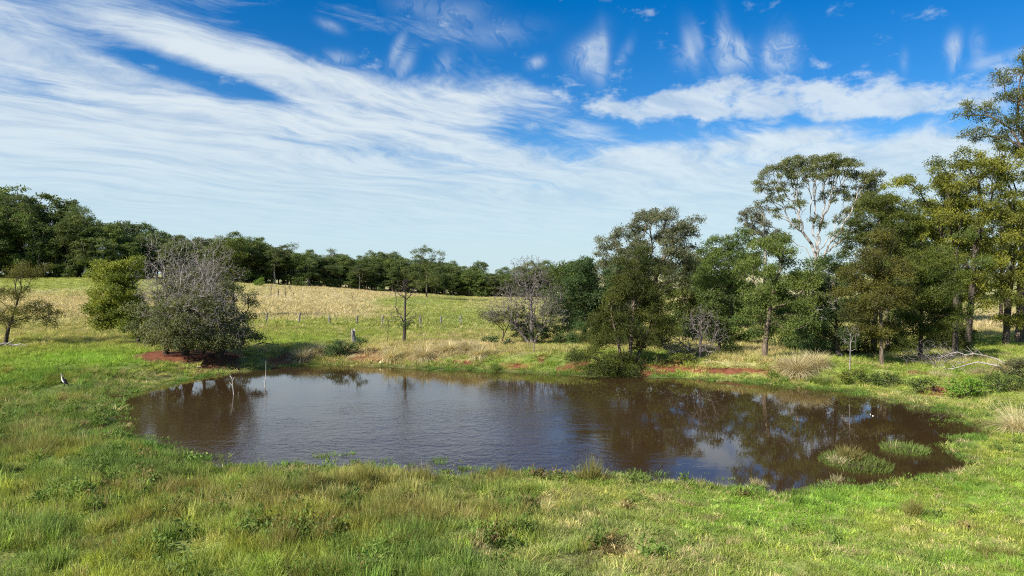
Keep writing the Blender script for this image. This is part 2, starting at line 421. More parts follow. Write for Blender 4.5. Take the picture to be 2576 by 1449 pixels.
M['twig_dead'] = bark_mat('twig_dead', (0.105, 0.086, 0.080), (0.235, 0.205, 0.19), 5)
M['twig_dark'] = bark_mat('twig_dark', (0.035, 0.028, 0.024), (0.11, 0.09, 0.08), 5)
M['wood_silver'] = bark_mat('wood_silver', (0.27, 0.25, 0.225), (0.52, 0.49, 0.45), 6)
M['post'] = bark_mat('post_wood', (0.10, 0.09, 0.08), (0.27, 0.25, 0.22), 14)
M['grass'] = grass_mat('grass_blade')
# ------------------------------------------------------------------ ground colours (what grows where)
# patches read off the photograph: (x, y, rx, ry, dryness change, lushness change)
PATCH = [(160, 770, 260, 32, .55, -.3), (120, 715, 190, 16, -.45, .25), (230, 905, 190, 24, -.6, .75), (90, 955, 140, 22, -.5, .6), (330, 850, 200, 14, .12, 0),
         (780, 765, 190, 42, .62, -.3), (900, 742, 240, 16, .5, -.2), (1030, 758, 110, 12, -.7, .45), (1130, 800, 130, 22, -.7, .45), (1180, 778, 120, 8, .1, 0),
         (1080, 748, 160, 10, -.2, .1), (780, 815, 130, 10, -.65, .35), (760, 858, 130, 18, -.35, .3), (1000, 845, 300, 22, -.1, .15), (1000, 890, 330, 22, .34, -.2),
         (1180, 872, 160, 22, .40, -.2), (1350, 905, 200, 16, -.2, .3), (1900, 880, 130, 40, .34, -.1), (2480, 812, 130, 28, .55, -.2), (2350, 940, 260, 24, -.1, .2),
         (2500, 870, 120, 26, -.3, .3), (950, 1240, 380, 70, .10, -.25), (330, 1240, 420, 80, .02, -.15), (200, 1330, 300, 60, .05, -.1), (1480, 1310, 180, 70, .12, -.05),
         (560, 1400, 420, 60, -.05, .2), (1960, 1290, 260, 40, -.3, .4), (2350, 1240, 260, 50, -.3, .45), (2350, 1400, 260, 60, .0, .15), (1700, 1400, 200, 50, .05, .1),
         (1500, 1180, 60, 30, .3, -.4), (70, 1110, 80, 50, .25, -.5), (130, 1000, 130, 40, .15, -.35), (420, 1110, 160, 26, -.2, .4), (1780, 720, 400, 30, .3, -.1)]
C_OLIVE = np.array([0.300, 0.335, 0.080]); C_LUSH = np.array([0.235, 0.390, 0.054]); C_STRAW = np.array([0.50, 0.42, 0.225])
C_MARSH = np.array([0.110, 0.210, 0.045]); C_RED = np.array([0.175, 0.066, 0.036]); C_EARTH = np.array([0.085, 0.062, 0.034]); C_MUD = np.array([0.06, 0.04, 0.025])
RED = [(470, 897, 140, 17, 1.25), (930, 905, 70, 9, .8), (830, 912, 60, 9, .6), (1060, 905, 50, 12, .7), (1290, 922, 40, 12, .9), (1170, 912, 45, 10, .7), (1420, 925, 60, 8, .4), (1620, 925, 30, 22, 1.3), (1650, 930, 50, 14, 1.2), (1740, 928, 60, 10, 1.0),
       (1850, 933, 80, 9, 1.1), (1510, 912, 60, 8, .5), (2350, 985, 45, 12, 1.2), (2340, 1178, 60, 7, 1.1), (2240, 1200, 40, 5, .8), (2290, 940, 70, 12, .5)]
def zones(x, y, z, sd):
    px, py = proj(x, y, z)
    wxp = px + (fbm(x, y, 5, 61, 3) - .5) * 140 * np.clip(30 / np.maximum(y, 8), .3, 1.5)
    wyp = py + (fbm(x, y, 4, 67, 3) - .5) * 40 * np.clip(30 / np.maximum(y, 8), .3, 1.5)
    dry = 0.27 + 0.10 * sst(y, 30, 50) + 0.12 * sst(y, 55, 90); lush = 0.38 - 0.30 * sst(y, 48, 60)
    lush = lush + 0.25 * sst(px, 1300, 1700) * sst(py, 1150, 1230)
    for (cx, cy, rx, ry, dd, dl) in PATCH:
        g = np.exp(-((wxp - cx) / rx) ** 2 - ((wyp - cy) / ry) ** 2) * (y > 3)
        dry = dry + dd * g; lush = lush + dl * g
    dry = dry + (fbm(x, y, 3.0, 71, 4) - .5) * 0.55 + (fbm(x, y, 18, 73, 2) - .5) * 0.3
    lush = lush + (fbm(x, y, 2.2, 79, 4) - .5) * 0.7
    red = 0 * x
    for (cx, cy, rx, ry, a) in RED:
        red = red + a * np.exp(-(((px - cx) / rx) ** 2 + ((py - cy) / ry) ** 2) ** 1.5) * (y > 3)
    red = red * (0.05 + 1.8 * fbm(x, y, 0.9, 83, 4))
    red = sst(red, 0.30, 0.62)
    far = sst(y, 38, 46)
    red = np.maximum(red, 0.9 * far * sst(sd, 0.9, 1.6) * (1 - sst(sd, 3.0, 4.4)) * sst(fbm(x, y, 2.2, 89, 4), 0.50, 0.60) * (y < 75))
    marsh = sst(-x, 5.0, 11.0) * sst(y, 21, 27) * (1 - sst(y, 40, 47)) * (1 - sst(sd, 7, 12))
    marsh = np.maximum(marsh, 1 - sst(sd, 0.4, 1.8))
    return np.clip(dry, 0, 1), np.clip(lush, 0, 1), red, marsh
def plant_colour(dry, lush, marsh, y):
    fr_ = sst(y, 55, 95)[:, None]                       # the ungrazed paddock is a paler, drier sward
    c = C_OLIVE[None] * (1 - lush[:, None]) + (C_LUSH[None] * (1 - fr_) + np.array([[0.255, 0.305, 0.115]]) * fr_) * lush[:, None]
    c = c * (1 - marsh[:, None] * .8) + C_MARSH[None] * marsh[:, None] * .8
    d = sst(dry, 0.25, 0.95)[:, None]
    return c * (1 - d) + (C_STRAW[None] * (1 - fr_) + np.array([[0.50, 0.435, 0.265]]) * fr_) * d

# ------------------------------------------------------------------ ground sheet
def axis(lo, hi, fine_lo, fine_hi, step, g=1.07):
    mid = np.arange(fine_lo, fine_hi + 1e-6, step)
    up = []; s = step; v = fine_hi
    while v < hi: s *= g; v += s; up.append(v)
    dn = []; s = step; v = fine_lo
    while v > lo: s *= g; v -= s; dn.append(v)
    return np.concatenate([dn[::-1], mid, up])
gx = axis(-4000, 4000, -30, 30, 0.22, 1.075); gy = axis(-1500, 6000, 11, 58, 0.20, 1.06)
X, Y = np.meshgrid(gx, gy); nx, ny = len(gx), len(gy)
xs, ys = X.ravel(), Y.ravel()
zs, sds = gz(xs, ys, want_sd=True)
dry, lush, red, marsh = zones(xs, ys, zs, sds)
cover = plant_colour(dry, lush, marsh, ys)
nearf = (1 - sst(ys, 45, 110))[:, None]
nearf = nearf * (0.28 + 0.27 * (1 - sst(xs, 2, 10))[:, None])
base = cover * (1 - nearf) + C_EARTH[None] * nearf
base = base * (1 - red[:, None]) + C_RED[None] * red[:, None]
mud = np.maximum(1 - sst(sds + (fbm(xs, ys, 1.2, 295, 3) - .5) * 1.2, 0.5, 1.5), puddle(xs, ys))[:, None] * (1 - .6 * sst(ys, 42, 46))[:, None]
base = base * (1 - mud) + C_MUD[None] * mud
ii = np.arange(nx * ny).reshape(ny, nx)
quads = np.stack([ii[:-1, :-1], ii[:-1, 1:], ii[1:, 1:], ii[1:, :-1]], -1).reshape(-1, 4)
gm, t, out = new_mat('ground')
ca = t.node('ShaderNodeAttribute', attribute_name='col')
tcn = t.node('ShaderNodeTexCoord')
n1 = t.noise(tcn.outputs['Object'], 2.2, 6.0, 0.7); n2 = t.noise(tcn.outputs['Object'], 0.35, 5.0, 0.65)
c = t.mix(1.0, ca.outputs['Color'], t.mix(t.ramp(n1, 0.3, 0.7), (0.66, 0.66, 0.66), (1.3, 1.3, 1.3)), 'MULTIPLY')
c = t.mix(1.0, c, t.mix(t.ramp(n2, 0.35, 0.65), (0.80, 0.84, 0.80), (1.15, 1.1, 1.1)), 'MULTIPLY')
p = t.node('ShaderNodeBsdfPrincipled'); t.l.new(c, p.inputs['Base Color'])
p.inputs['Roughness'].default_value = 0.95; p.inputs['Specular IOR Level'].default_value = 0.1
bp = t.node('ShaderNodeBump'); bp.inputs['Strength'].default_value = 0.8; bp.inputs['Distance'].default_value = 0.12
t.l.new(n1, bp.inputs['Height']); t.l.new(bp.outputs[0], p.inputs['Normal']); t.l.new(p.outputs[0], out.inputs[0])
me = make_mesh('ground', np.stack([xs, ys, zs], 1), quads, gm, True, {'col': ('FLOAT_COLOR', np.concatenate([base, np.ones((len(base), 1))], 1))})
tag(link('ground', me), kind='structure')

# ------------------------------------------------------------------ water
wm, t, out = new_mat('pond_water')
ge = t.node('ShaderNodeNewGeometry')
x, y, z = t.sep(ge.outputs['Position'])
p = t.node('ShaderNodeBsdfPrincipled')
turb = t.noise(ge.outputs['Position'], 0.16, 3.0, 0.5)
t.l.new(t.mix(turb, (0.031, 0.018, 0.0078), (0.044, 0.026, 0.011)), p.inputs['Base Color'])
p.inputs['Roughness'].default_value = 0.008; p.inputs['IOR'].default_value = 1.45; p.inputs['Specular IOR Level'].default_value = 0.5
pv = t.comb(t.m('MULTIPLY', x, 0.8), y, 0.0)
rip = t.noise(pv, 2.7, 3.0, 0.55, 0.6)
rip2 = t.noise(pv, 9.0, 2.0, 0.5, 0.3)
gust = t.noise(t.comb(t.m('MULTIPLY', x, 0.10), t.m('MULTIPLY', y, 0.22), 4.0), 1.0, 3.0, 0.55)
windy = t.m('MULTIPLY', t.ramp(t.m('ADD', x, t.m('MULTIPLY', t.m('SUBTRACT', gust, 0.5), 14.0)), 1.0, 6.5, 1.0, 0.04), t.ramp(t.m('ADD', y, t.m('MULTIPLY', t.m('SUBTRACT', gust, 0.5), 10.0)), 34.0, 43.0, 1.0, 0.12))
windy = t.m('MULTIPLY', windy, t.ramp(x, -14.5, -9.5, 0.35, 1.0))
windy = t.m('MULTIPLY', windy, t.ramp(t.noise(t.comb(t.m('MULTIPLY', x, 0.22), t.m('MULTIPLY', y, 0.34), 9.0), 1.0, 3.0, 0.6), 0.36, 0.64, 0.60, 1.15))
hgt = t.m('MULTIPLY', t.m('ADD', rip, t.m('MULTIPLY', rip2, 0.3)), windy)
bp = t.node('ShaderNodeBump'); bp.inputs['Strength'].default_value = 1.0; bp.inputs['Distance'].default_value = 0.023
t.l.new(hgt, bp.inputs['Height']); t.l.new(bp.outputs[0], p.inputs['Normal']); t.l.new(p.outputs[0], out.inputs[0])
cen = POND.mean(0)
ring = []
for q in POND:
    d = q - cen; L = np.linalg.norm(d)
    ext = 9.0 if q[0] < -7 and q[1] < 46 else 2.2
    ring.append(cen + d * (1 + ext / L))
ring = np.array(ring); nr = len(ring)
V = np.concatenate([[[cen[0], cen[1], 0]], np.c_[ring, np.zeros(nr)]])
tri = np.array([[0, 1 + (i + 1) % nr, 1 + i] for i in range(nr)])
tag(link('water', make_mesh('water', V, tri[:, ::-1], wm)), kind='structure')

# ------------------------------------------------------------------ tree growing
class Skel:
    def __init__(s, n=8192):
        s.P = np.zeros((n, 3)); s.par = np.full(n, -1, int); s.n = 0; s.first = 0; s.ok = np.zeros(n, bool); s.len = np.zeros(n)
    def add(s, p, par, ok=True):
        if s.n >= len(s.P):
            s.P = np.concatenate([s.P, np.zeros_like(s.P)]); s.par = np.concatenate([s.par, np.full(len(s.par), -1)]); s.ok = np.concatenate([s.ok, np.zeros(len(s.ok), bool)]); s.len = np.concatenate([s.len, np.zeros(len(s.len))])
        s.P[s.n] = p; s.par[s.n] = par; s.ok[s.n] = ok
        s.len[s.n] = 0 if par < 0 else s.len[par] + np.linalg.norm(s.P[par] - s.P[s.n])
        s.n += 1
        return s.n - 1
def trunk_path(rng, top, k=8, wob=0.06, lean=(0, 0), start=(0, 0, -0.3)):
    top = np.array(top, float); st = np.array(start, float)
    L = np.linalg.norm(top - st)
    pts = [st]
    ph = rng.uniform(0, 6.28, 2)
    for i in range(1, k + 1):
        f = i / k
        q = st + (top - st) * np.array([f ** 1.2, f ** 1.2, f])
        q[:2] += wob * L * 0.35 * np.sin(np.array([f * 4 + ph[0], f * 5 + ph[1]])) * f * (1 - 0.4 * f)
        pts.append(q)
    return pts
def grow(rng, paths, targets, fork=0.45, seg=0.7, up=0.35, jit=0.05, pen=1.0, skel=None, alpha=0.0):
    sk = skel or Skel()
    if paths:
        for path in paths:
            prev = -1
            zt = path[-1][2]
            for i, q in enumerate(path):
                prev = sk.add(q, prev, i > 0 and q[2] >= fork * zt)
    for t_ in targets:
        A = sk.P[:sk.n]
        d = t_ - A; L = np.linalg.norm(d, axis=1)
        cost = L + pen * np.maximum(0, -d[:, 2] + 0.15 * np.hypot(d[:, 0], d[:, 1]))
        if alpha: cost = cost + alpha * sk.len[:sk.n]
        cost[~sk.ok[:sk.n]] = 1e9
        j = int(np.argmin(cost)); l = L[j]
        if l < 1e-3: continue
        p0 = A[j].copy(); pj = sk.par[j]
        dir0 = A[j] - A[pj] if pj >= 0 else np.array([0, 0, 1.0])
        dir0 = dir0 / (np.linalg.norm(dir0) + 1e-9)
        cpt = p0 + (dir0 * (1 - up) + np.array([0, 0, up])) * l * 0.42 + rng.normal(0, 0.05, 3) * l
        k = int(max(1, min(10, math.ceil(l / seg))))
        prev = j
        for i in range(1, k + 1):
            s_ = i / k
            q = (1 - s_) ** 2 * p0 + 2 * s_ * (1 - s_) * cpt + s_ * s_ * t_
            if i < k: q = q + rng.normal(0, jit, 3) * min(1.0, l)
            prev = sk.add(q, prev, True)
    return sk
def radii(sk, r_base, r_tip, exp=0.5, flare=0.5):
    n = sk.n; cnt = np.zeros(n); has = np.zeros(n, bool)
    par = sk.par[:n]
    has[par[par >= 0]] = True
    cnt[~has] = 1
    for i in range(n - 1, -1, -1):
        if par[i] >= 0: cnt[par[i]] += cnt[i]
    N = max(cnt.max(), 2)
    r = r_tip + (r_base - r_tip) * ((cnt - 1) / (N - 1)) ** exp
    r *= 1 + flare * np.exp(-np.maximum(sk.P[:n, 2], 0) / 0.45) * (r > 0.3 * r_base)
    return r
def tubes(sk, r, maxr_thin=0.035):
    n = sk.n; P = sk.P[:n]; par = sk.par[:n]
    D = np.zeros((n, 3)); D[:] = (0, 0, 1)
    h = par >= 0
    D[h] = nrm(P[h] - P[par[h]])
    main = np.full(n, -1)
    for i in range(n):
        if h[i]:
            q = par[i]
            if main[q] < 0 or r[i] > r[main[q]]: main[q] = i
    V = []; Fc = []; off = 0
    idx = np.nonzero(h)[0]
    for sides, sel in ((3, idx[r[idx] <= maxr_thin]), (5, idx[(r[idx] > maxr_thin) & (r[idx] <= 0.11)]), (9, idx[r[idx] > 0.11])):
        if len(sel) == 0: continue
        q = par[sel]; ismain = main[q] == sel
        dA = np.where(ismain[:, None], D[q], D[sel]); dB = D[sel]
        rA = np.where(ismain, r[q], np.minimum(r[q] * 0.9, r[sel] * 1.25)); rB = r[sel]
        ref = np.array([0.94, 0.34, 0.05])
        def frame(d):
            u_ = nrm(np.cross(d, ref)); return u_, np.cross(d, u_)
        uA, vA = frame(dA); uB, vB = frame(dB)
        a = np.arange(sides) / sides * 2 * math.pi
        ca_, sa_ = np.cos(a)[None, :, None], np.sin(a)[None, :, None]
        ra = P[q][:, None] + (uA[:, None] * ca_ + vA[:, None] * sa_) * rA[:, None, None]
        rb = P[sel][:, None] + (uB[:, None] * ca_ + vB[:, None] * sa_) * rB[:, None, None]
        m_ = len(sel)
        V.append(np.concatenate([ra, rb], 1).reshape(-1, 3))
        b0 = off + np.arange(m_)[:, None] * 2 * sides
        k = np.arange(sides)[None]; k2 = (k + 1) % sides
        Fc.append(np.stack([b0 + k, b0 + k2, b0 + sides + k2, b0 + sides + k], -1).reshape(-1, 4))
        off += m_ * 2 * sides
    return np.concatenate(V), np.concatenate(Fc)
def leaves(rng, pts, val, n_per, spread, L, W, droop=0.5, flat=0.7):
    m_ = len(pts)
    c = np.repeat(pts, n_per, 0); v = np.repeat(val, n_per)
    N = len(c)
    off = rng.normal(0, 1, (N, 3)) * spread; off[:, 2] *= flat
    p = c + off
    a = nrm(rng.normal(0, 1, (N, 3)) + np.array([0, 0, -droop]) + 0.5 * nrm(off))
    nn = rng.normal(0, 1, (N, 3)) + np.array([0, 0, 0.9]) + 0.5 * nrm(off)          # blades of leaves mostly face up and out
    s_ = nrm(np.cross(a, nn))
    l = L * rng.uniform(0.65, 1.3, (N, 1)); w_ = W * rng.uniform(0.7, 1.25, (N, 1))
    up_ = np.cross(a, s_) * (l * 0.10)
    q = np.stack([p, p + a * l * .42 + s_ * w_ * .5 + up_, p + a * l, p + a * l * .42 - s_ * w_ * .5 + up_], 1).reshape(-1, 3)
    f = np.arange(N * 4).reshape(-1, 4)
    vv = np.clip(v + rng.normal(0, 0.16, N), 0, 1)
    return q, f, np.repeat(vv, 4)
def lobes_targets(rng, lobes, cr, dens=1.0, shell=0.55, top=0.0):
    """clump centres spread through ellipsoid lobes (cx,cy,cz,rx,ry,rz)"""
    T_ = []
    for (cx, cy, cz, rx, ry, rz) in lobes:
        vol = 4.19 * max(rx, .1) * max(ry, .1) * max(rz, .1)
        k = max(3, int(dens * 4.6 * vol / (cr ** 3 * 5.2)))
        d = nrm(rng.normal(0, 1, (k * 3, 3)))
        if top: d = d[rng.random(len(d)) < np.clip(0.5 + top * d[:, 2] + 0.15, 0.05, 1)]
        d = d[:k]
        rr = (shell + (1 - shell) * rng.random((len(d), 1))) ** 0.6
        q = d * rr * np.array([rx, ry, rz]) + np.array([cx, cy, cz])
        T_.append(q)
    T_ = np.concatenate(T_)
    keep = []
    for i in range(len(T_)):                              # even out
        if all(np.linalg.norm(T_[i] - T_[j]) > cr * 0.78 for j in keep[-120:]): keep.append(i)
    return T_[keep]
# foliage styles: clump radius, tips per clump, leaves per tip, leaf length, width, droop, spread factor, flatness
STYLE = {
    'gum':    dict(cr=0.95, tips=13, lai=2.6, L=0.21, W=0.076, droop=0.7, sp=0.16, flat=0.75, shell=0.55, top=0.35),
    'gumfar': dict(cr=1.35, tips=13, lai=3.2, L=0.36, W=0.16, droop=0.6, sp=0.16, flat=0.75, shell=0.55, top=0.4),
    'wattle': dict(cr=0.80, tips=14, lai=3.0, L=0.17, W=0.048, droop=0.0, sp=0.18, flat=0.7, shell=0.5, top=0.15),
    'broad':  dict(cr=0.72, tips=12, lai=3.8, L=0.17, W=0.090, droop=0.3, sp=0.18, flat=0.8, shell=0.55, top=0.1),
    'bush':   dict(cr=0.34, tips=7, lai=3.4, L=0.12, W=0.060, droop=0.1, sp=0.24, flat=0.8, shell=0.45, top=0.15),
    'forest': dict(cr=1.55, tips=11, lai=4.2, L=0.50, W=0.27, droop=0.3, sp=0.17, flat=0.7, shell=0.6, top=0.3),
}
def build_tree(seed, lobes, style, leafm, barkm, r_base, trunk_top, dens=1.0, fork=0.4, stems=None, pen=1.0, r_tip=0.012, bare=None, barem=None, nl=1.0, jit=0.06, up=0.35, leafscale=1.0, wob=0.06, bare_tips=6, bare_r=0.05, val=0.5, tipspread=0.8, rexp=0.6, alpha=0.65):
    """returns meshes (trunk, crown, dead branches or None) in local coordinates, origin at the foot"""
    rng = np.random.default_rng(seed)
    st = STYLE[style]; cr = st['cr']
    paths = []
    for s_ in (stems or [((0, 0, -0.3), trunk_top)]):
        paths.append(trunk_path(rng, s_[1], 8, wob, start=s_[0]))
    T_ = lobes_targets(rng, lobes, cr, dens, st['shell'], st['top'])
    o = np.argsort(np.linalg.norm(T_ - np.array(paths[0][-1]), axis=1))
    T_ = T_[o]
    sk = grow(rng, paths, T_, fork, max(0.5, cr * 0.8), up, jit, pen, None, alpha)
    tips = []; tv = []
    for c_ in T_:
        dd_ = rng.normal(0, 1, (st['tips'], 3)); dd_[:, 2] = np.abs(dd_[:, 2]) * np.where(rng.random(st['tips']) < 0.8, 1, -0.5)
        ps = rng.uniform(0.7, 1.25)                      # pads of foliage, domed above and hollow below
        q = c_ + nrm(dd_) * cr * rng.uniform(0.72, 1.0, (st['tips'], 1)) * ps * np.array([1, 1, 0.7]) * tipspread
        cv = val + rng.normal(0, 0.22)
        tips.append(q); tv.append(np.full(len(q), cv))
    tips = np.concatenate(tips); tv = np.concatenate(tv)
    sk = grow(rng, None, tips, 0, cr, 0.2, jit * 0.5, 0.2, sk)
    r = radii(sk, r_base, r_tip, rexp)
    V, Fc = tubes(sk, r)
    trunk = make_mesh('trunk', V, Fc, barkm, True)
    pts = np.concatenate([tips, T_]); vals = np.concatenate([tv, np.full(len(T_), val)])
    sil = sum(3.14 * l[3] * l[5] for l in lobes) * 0.75
    npl = st['lai'] * nl * sil / (0.5 * st['L'] * st['W'] * leafscale ** 2) / len(pts)
    pts = pts[rng.random(len(pts)) < npl] if npl < 1 else pts
    vals = vals[:len(pts)]
    q, f, vv = leaves(rng, pts, vals, max(1, int(round(npl))), cr * st['sp'] * 1.25, st['L'] * leafscale, st['W'] * leafscale, st['droop'], st['flat'])
    crown = make_mesh('crown', q, f, leafm, False, {'v': ('FLOAT', vv)})
    dead = None
    if bare:
        dead = bare_branches(seed + 5, bare, [p_[-3] for p_ in paths], barem, r=bare_r, tips=bare_tips)
    return trunk, crown, dead
def bare_branches(seed, lobes, roots, mat, r=0.05, tips=6, cr=0.6, dens=1.0, r_tip=0.007, trunk=None, fork=0.3, up=0.45, pen=1.2, jit=0.09, name='dead_branches', tiplen=1.0):
    rng = np.random.default_rng(seed)
    T_ = lobes_targets(rng, lobes, cr, dens, 0.35, 0.25)
    T_ = T_[np.argsort(np.linalg.norm(T_ - np.array(roots[0]), axis=1))]
    sk = Skel()
    if trunk is not None: sk = grow(rng, trunk, [], fork)
    else:
        for q in roots:
            a_ = sk.add(np.array(q) - np.array([0, 0, .5]), -1, False); sk.add(np.array(q), a_, True)
    sk = grow(rng, None, T_, 0, 0.45, up, jit, pen, sk, 0.55)
    tp = []
    for c_ in T_:
        d = nrm(rng.normal(0, 1, (tips, 3)) + np.array([0, 0, 0.5]))
        tp.append(c_ + d * cr * rng.uniform(0.5, 1.4, (tips, 1)) * tiplen)
    sk = grow(rng, None, np.concatenate(tp), 0, 0.3, 0.15, jit * 0.6, 0.3, sk)
    rr = radii(sk, r, r_tip, 0.58, 0.25 if trunk is not None else 0)
    V, Fc = tubes(sk, rr, 0.02)
    return make_mesh(name, V, Fc, mat, True)
def plant_tree(name, label, cat, base, lobes_px, style, leafm, barkm, r_base, top_px=None, group=None, depth=1.0, bare_px=None, stems_px=None, **kw):
    """base: ground point; lobes given in photograph units at the tree's distance"""
    d = base[1]
    def loc(px, py, dd=0.0): return pt(px, py, d + dd) - base
    rng = np.random.default_rng(kw.get('seed', 1) + 999)
    def lob(L_):
        o = []
        for l in L_:
            dd = l[4] if len(l) > 4 else rng.uniform(-0.3, 0.3) * l[2] / F * d
            c_ = loc(l[0], l[1], dd); s_ = d / F
            o.append((c_[0], c_[1], c_[2], l[2] * s_, l[2] * s_ * depth, l[3] * s_))
        return o
    lobes = lob(lobes_px)
    tt = loc(*top_px) if top_px else np.array([0, 0, max(l[2] for l in lobes)])
    if stems_px:
        kw['stems'] = [((loc(a, 0)[0], dd, -0.3), tuple(loc(b, c_, dd))) for (a, b, c_, dd) in stems_px]
    if bare_px: kw['bare'] = lob(bare_px)
    seed = kw.pop('seed', 1)
    tm, cm, dm = build_tree(seed, lobes, style, leafm, barkm, r_base, tuple(tt), **kw)
    root = thing(name, label, cat, base, group)
    link('trunk', tm, root); link('crown', cm, root)
    if dm: link('dead_branches', dm, root)
    return root

# ------------------------------------------------------------------ the wood on the rise behind the paddock
WOODROWS = []
protos = []
for k in range(9):
    rng = np.random.default_rng(300 + k)
    slim = k % 3 == 2
    lb = [(0, 0, 15.3, 2.6 if slim else 3.4, 2.6 if slim else 3.4, 4.4)]
    for j in range(7):
        a = rng.uniform(0, 6.28); zz = rng.uniform(5.0, 16.0) if j > 2 else (rng.uniform(3.0, 6.5) if k % 3 != 1 else rng.uniform(8.0, 13.0))
        rr_ = (1.6 if slim else 2.8) * rng.uniform(0.5, 1.1)
        lb.append((math.cos(a) * rr_, math.sin(a) * rr_, zz, rng.uniform(1.6, 2.7), rng.uniform(1.6, 2.7), rng.uniform(1.5, 2.5)))
    tm, cm, _ = build_tree(310 + k, lb, 'forest', M['forest_b'] if k % 2 else M['forest_a'], M['bark_pale'] if k % 3 == 1 else M['bark_brown'], 0.27, (rng.uniform(-.6, .6), 0, 11.5), 1.35, 0.3, r_tip=0.02)
    protos.append((tm, cm))
TOP = np.array([(-300, 480), (0, 505), (45, 500), (100, 520), (150, 525), (200, 520), (250, 560), (300, 562), (370, 575), (450, 590), (600, 600), (700, 618), (760, 636), (840, 640), (900, 645), (1000, 648), (1060, 655), (1120, 662), (1190, 668),
                (1230, 688), (1300, 680), (1400, 665), (1480, 660), (1700, 668), (2100, 690), (2700, 680)])
BASE = np.array([(-300, 694), (0, 694), (250, 695), (400, 703), (620, 714), (850, 727), (1000, 738), (1200, 750), (1400, 752), (1800, 752), (2700, 758)])
DIST = np.array([(-300, 180), (0, 185), (250, 190), (400, 205), (620, 215), (850, 230), (1000, 240), (1200, 250), (1400, 255), (2700, 235)])
ZONES = [(-400, 330, 'hillside wood at the far left', 'trees of the hillside wood'),
         (330, 640, 'wood behind the grey dead-topped fig', 'trees behind the fig'),
         (640, 1010, 'wood along the top of the straw paddock', 'trees above the straw paddock'),
         (1010, 1480, 'low wood beyond the bare thin tree', 'trees beyond the bare tree'),
         (1480, 2800, 'distant trees glimpsed behind the gums on the far bank', 'trees far behind the gums')]
rng = np.random.default_rng(77)
count_w = 0
for row, (off, hf, stepm) in enumerate(((0, 0.84, 3.9), (5, 0.98, 4.2), (11, 1.06, 4.6), (19, 1.12, 5.2))):
    px = -190.0
    while px < 2700:
        D = np.interp(px, DIST[:, 0], DIST[:, 1]) + off + rng.uniform(-2.5, 2.5)
        stp = stepm * rng.uniform(0.75, 1.25) * (np.interp(px, [0, 500, 900, 1480, 1490], [1.15, 1.0, 0.80, 0.85, 2.4]))
        if row > 0 and px > 1480: break
        base = at(px, D)
        top = np.interp(px, TOP[:, 0], TOP[:, 1])
        h = (CAM_Z - base[2]) + (HORIZON - top) / F * D
        h = h * hf * rng.uniform(0.76, 1.08)
        if rng.random() < 0.16: h *= 1.14
        if row == 0 and rng.random() < 0.22: h *= 0.62
        tm, cm = protos[int(rng.integers(len(protos)))]
        sc = h / 20.5; wsc = sc * rng.uniform(0.85, 1.25)
        wsc *= np.interp(h, [8, 12, 20], [1.75, 1.35, 1.0])
        zn = next(z_ for z_ in ZONES if z_[0] <= px < z_[1])
        o = thing('gum_tree', None, 'tree', base, zn[3], rng.uniform(0, 6.28)); WOODROWS.append((px, row, o))
        o.scale = (wsc, wsc, sc)
        link('trunk', tm, o); link('crown', cm, o)
        count_w += 1
        px += stp / D * F
# understorey along the wood's edge
shrub_t, shrub_c, _ = build_tree(401, [(0, 0, 1.3, 1.3, 1.3, 1.1), (0.7, 0.2, 0.9, .9, .9, .7)], 'broad', M['forest_b'], M['bark_brown'], 0.06, (0, 0, 1.0), 0.8, 0.1, leafscale=1.5)
for k in range(80):
    px = rng.uniform(-60, 1480)
    D = np.interp(px, DIST[:, 0], DIST[:, 1]) - rng.uniform(-9, 4)
    zn = next(z_ for z_ in ZONES if z_[0] <= px < z_[1])
    o = thing('shrub', None, 'shrub', at(px, D), 'shrubs at the edge of the wood', rng.uniform(0, 6)); WOODROWS.append((px, 9, o))
    s_ = rng.uniform(0.7, 1.6); o.scale = (s_ * 1.2, s_ * 1.2, s_)
    link('trunk', shrub_t, o); link('crown', shrub_c, o)
MARKS = [(42, 'the tall broad gum at the far left'), (200, 'the tall domed hillside gum'), (318, 'the yellow-green leafy tree'), (470, "the fig's dead top"), (588, 'the rounded gum behind the fig'), (653, 'the bright green paddock shrub'), (732, 'the lumpy-topped narrow gum'),
         (838, 'the spindly pale-trunked gum'), (940, 'the gap over the green paddock patch'), (1073, 'the open-crowned grey gum'), (1200, 'the last fence post'), (1338, 'the grey leafless tree'), (1470, 'the round-crowned dark tree'), (1640, 'the airy grey-green gum'), (1840, 'the domed green gum'), (2058, 'the white umbrella gum'), (2235, 'the tallest bronze wattle'), (2448, 'the broad yellow-green gum'), (2572, 'the giant edge gum')]
ORD = ['nearest', 'second', 'third', 'fourth', 'fifth', 'sixth', 'seventh', 'eighth', 'ninth', 'tenth', 'eleventh', 'twelfth', 'thirteenth', 'fourteenth']
ROWN = {0: 'gum in the front row', 1: 'gum in the second row', 2: 'gum in the third row', 3: 'gum in the back row', 9: 'low edge shrub'}
bk = {}
for px, row, o in WOODROWS:
    mk = min(MARKS, key=lambda m_: abs(m_[0] - px))
    bk.setdefault((row, mk[0], mk[1], px < mk[0]), []).append((abs(px - mk[0]), o))
for (row, _, nm, lft), L_ in bk.items():
    for i, (_, o) in enumerate(sorted(L_, key=lambda e: e[0])):
        o['label'] = ORD[min(i, 13)] + ' ' + ROWN[row] + (', left of ' if lft else ', right of ') + nm
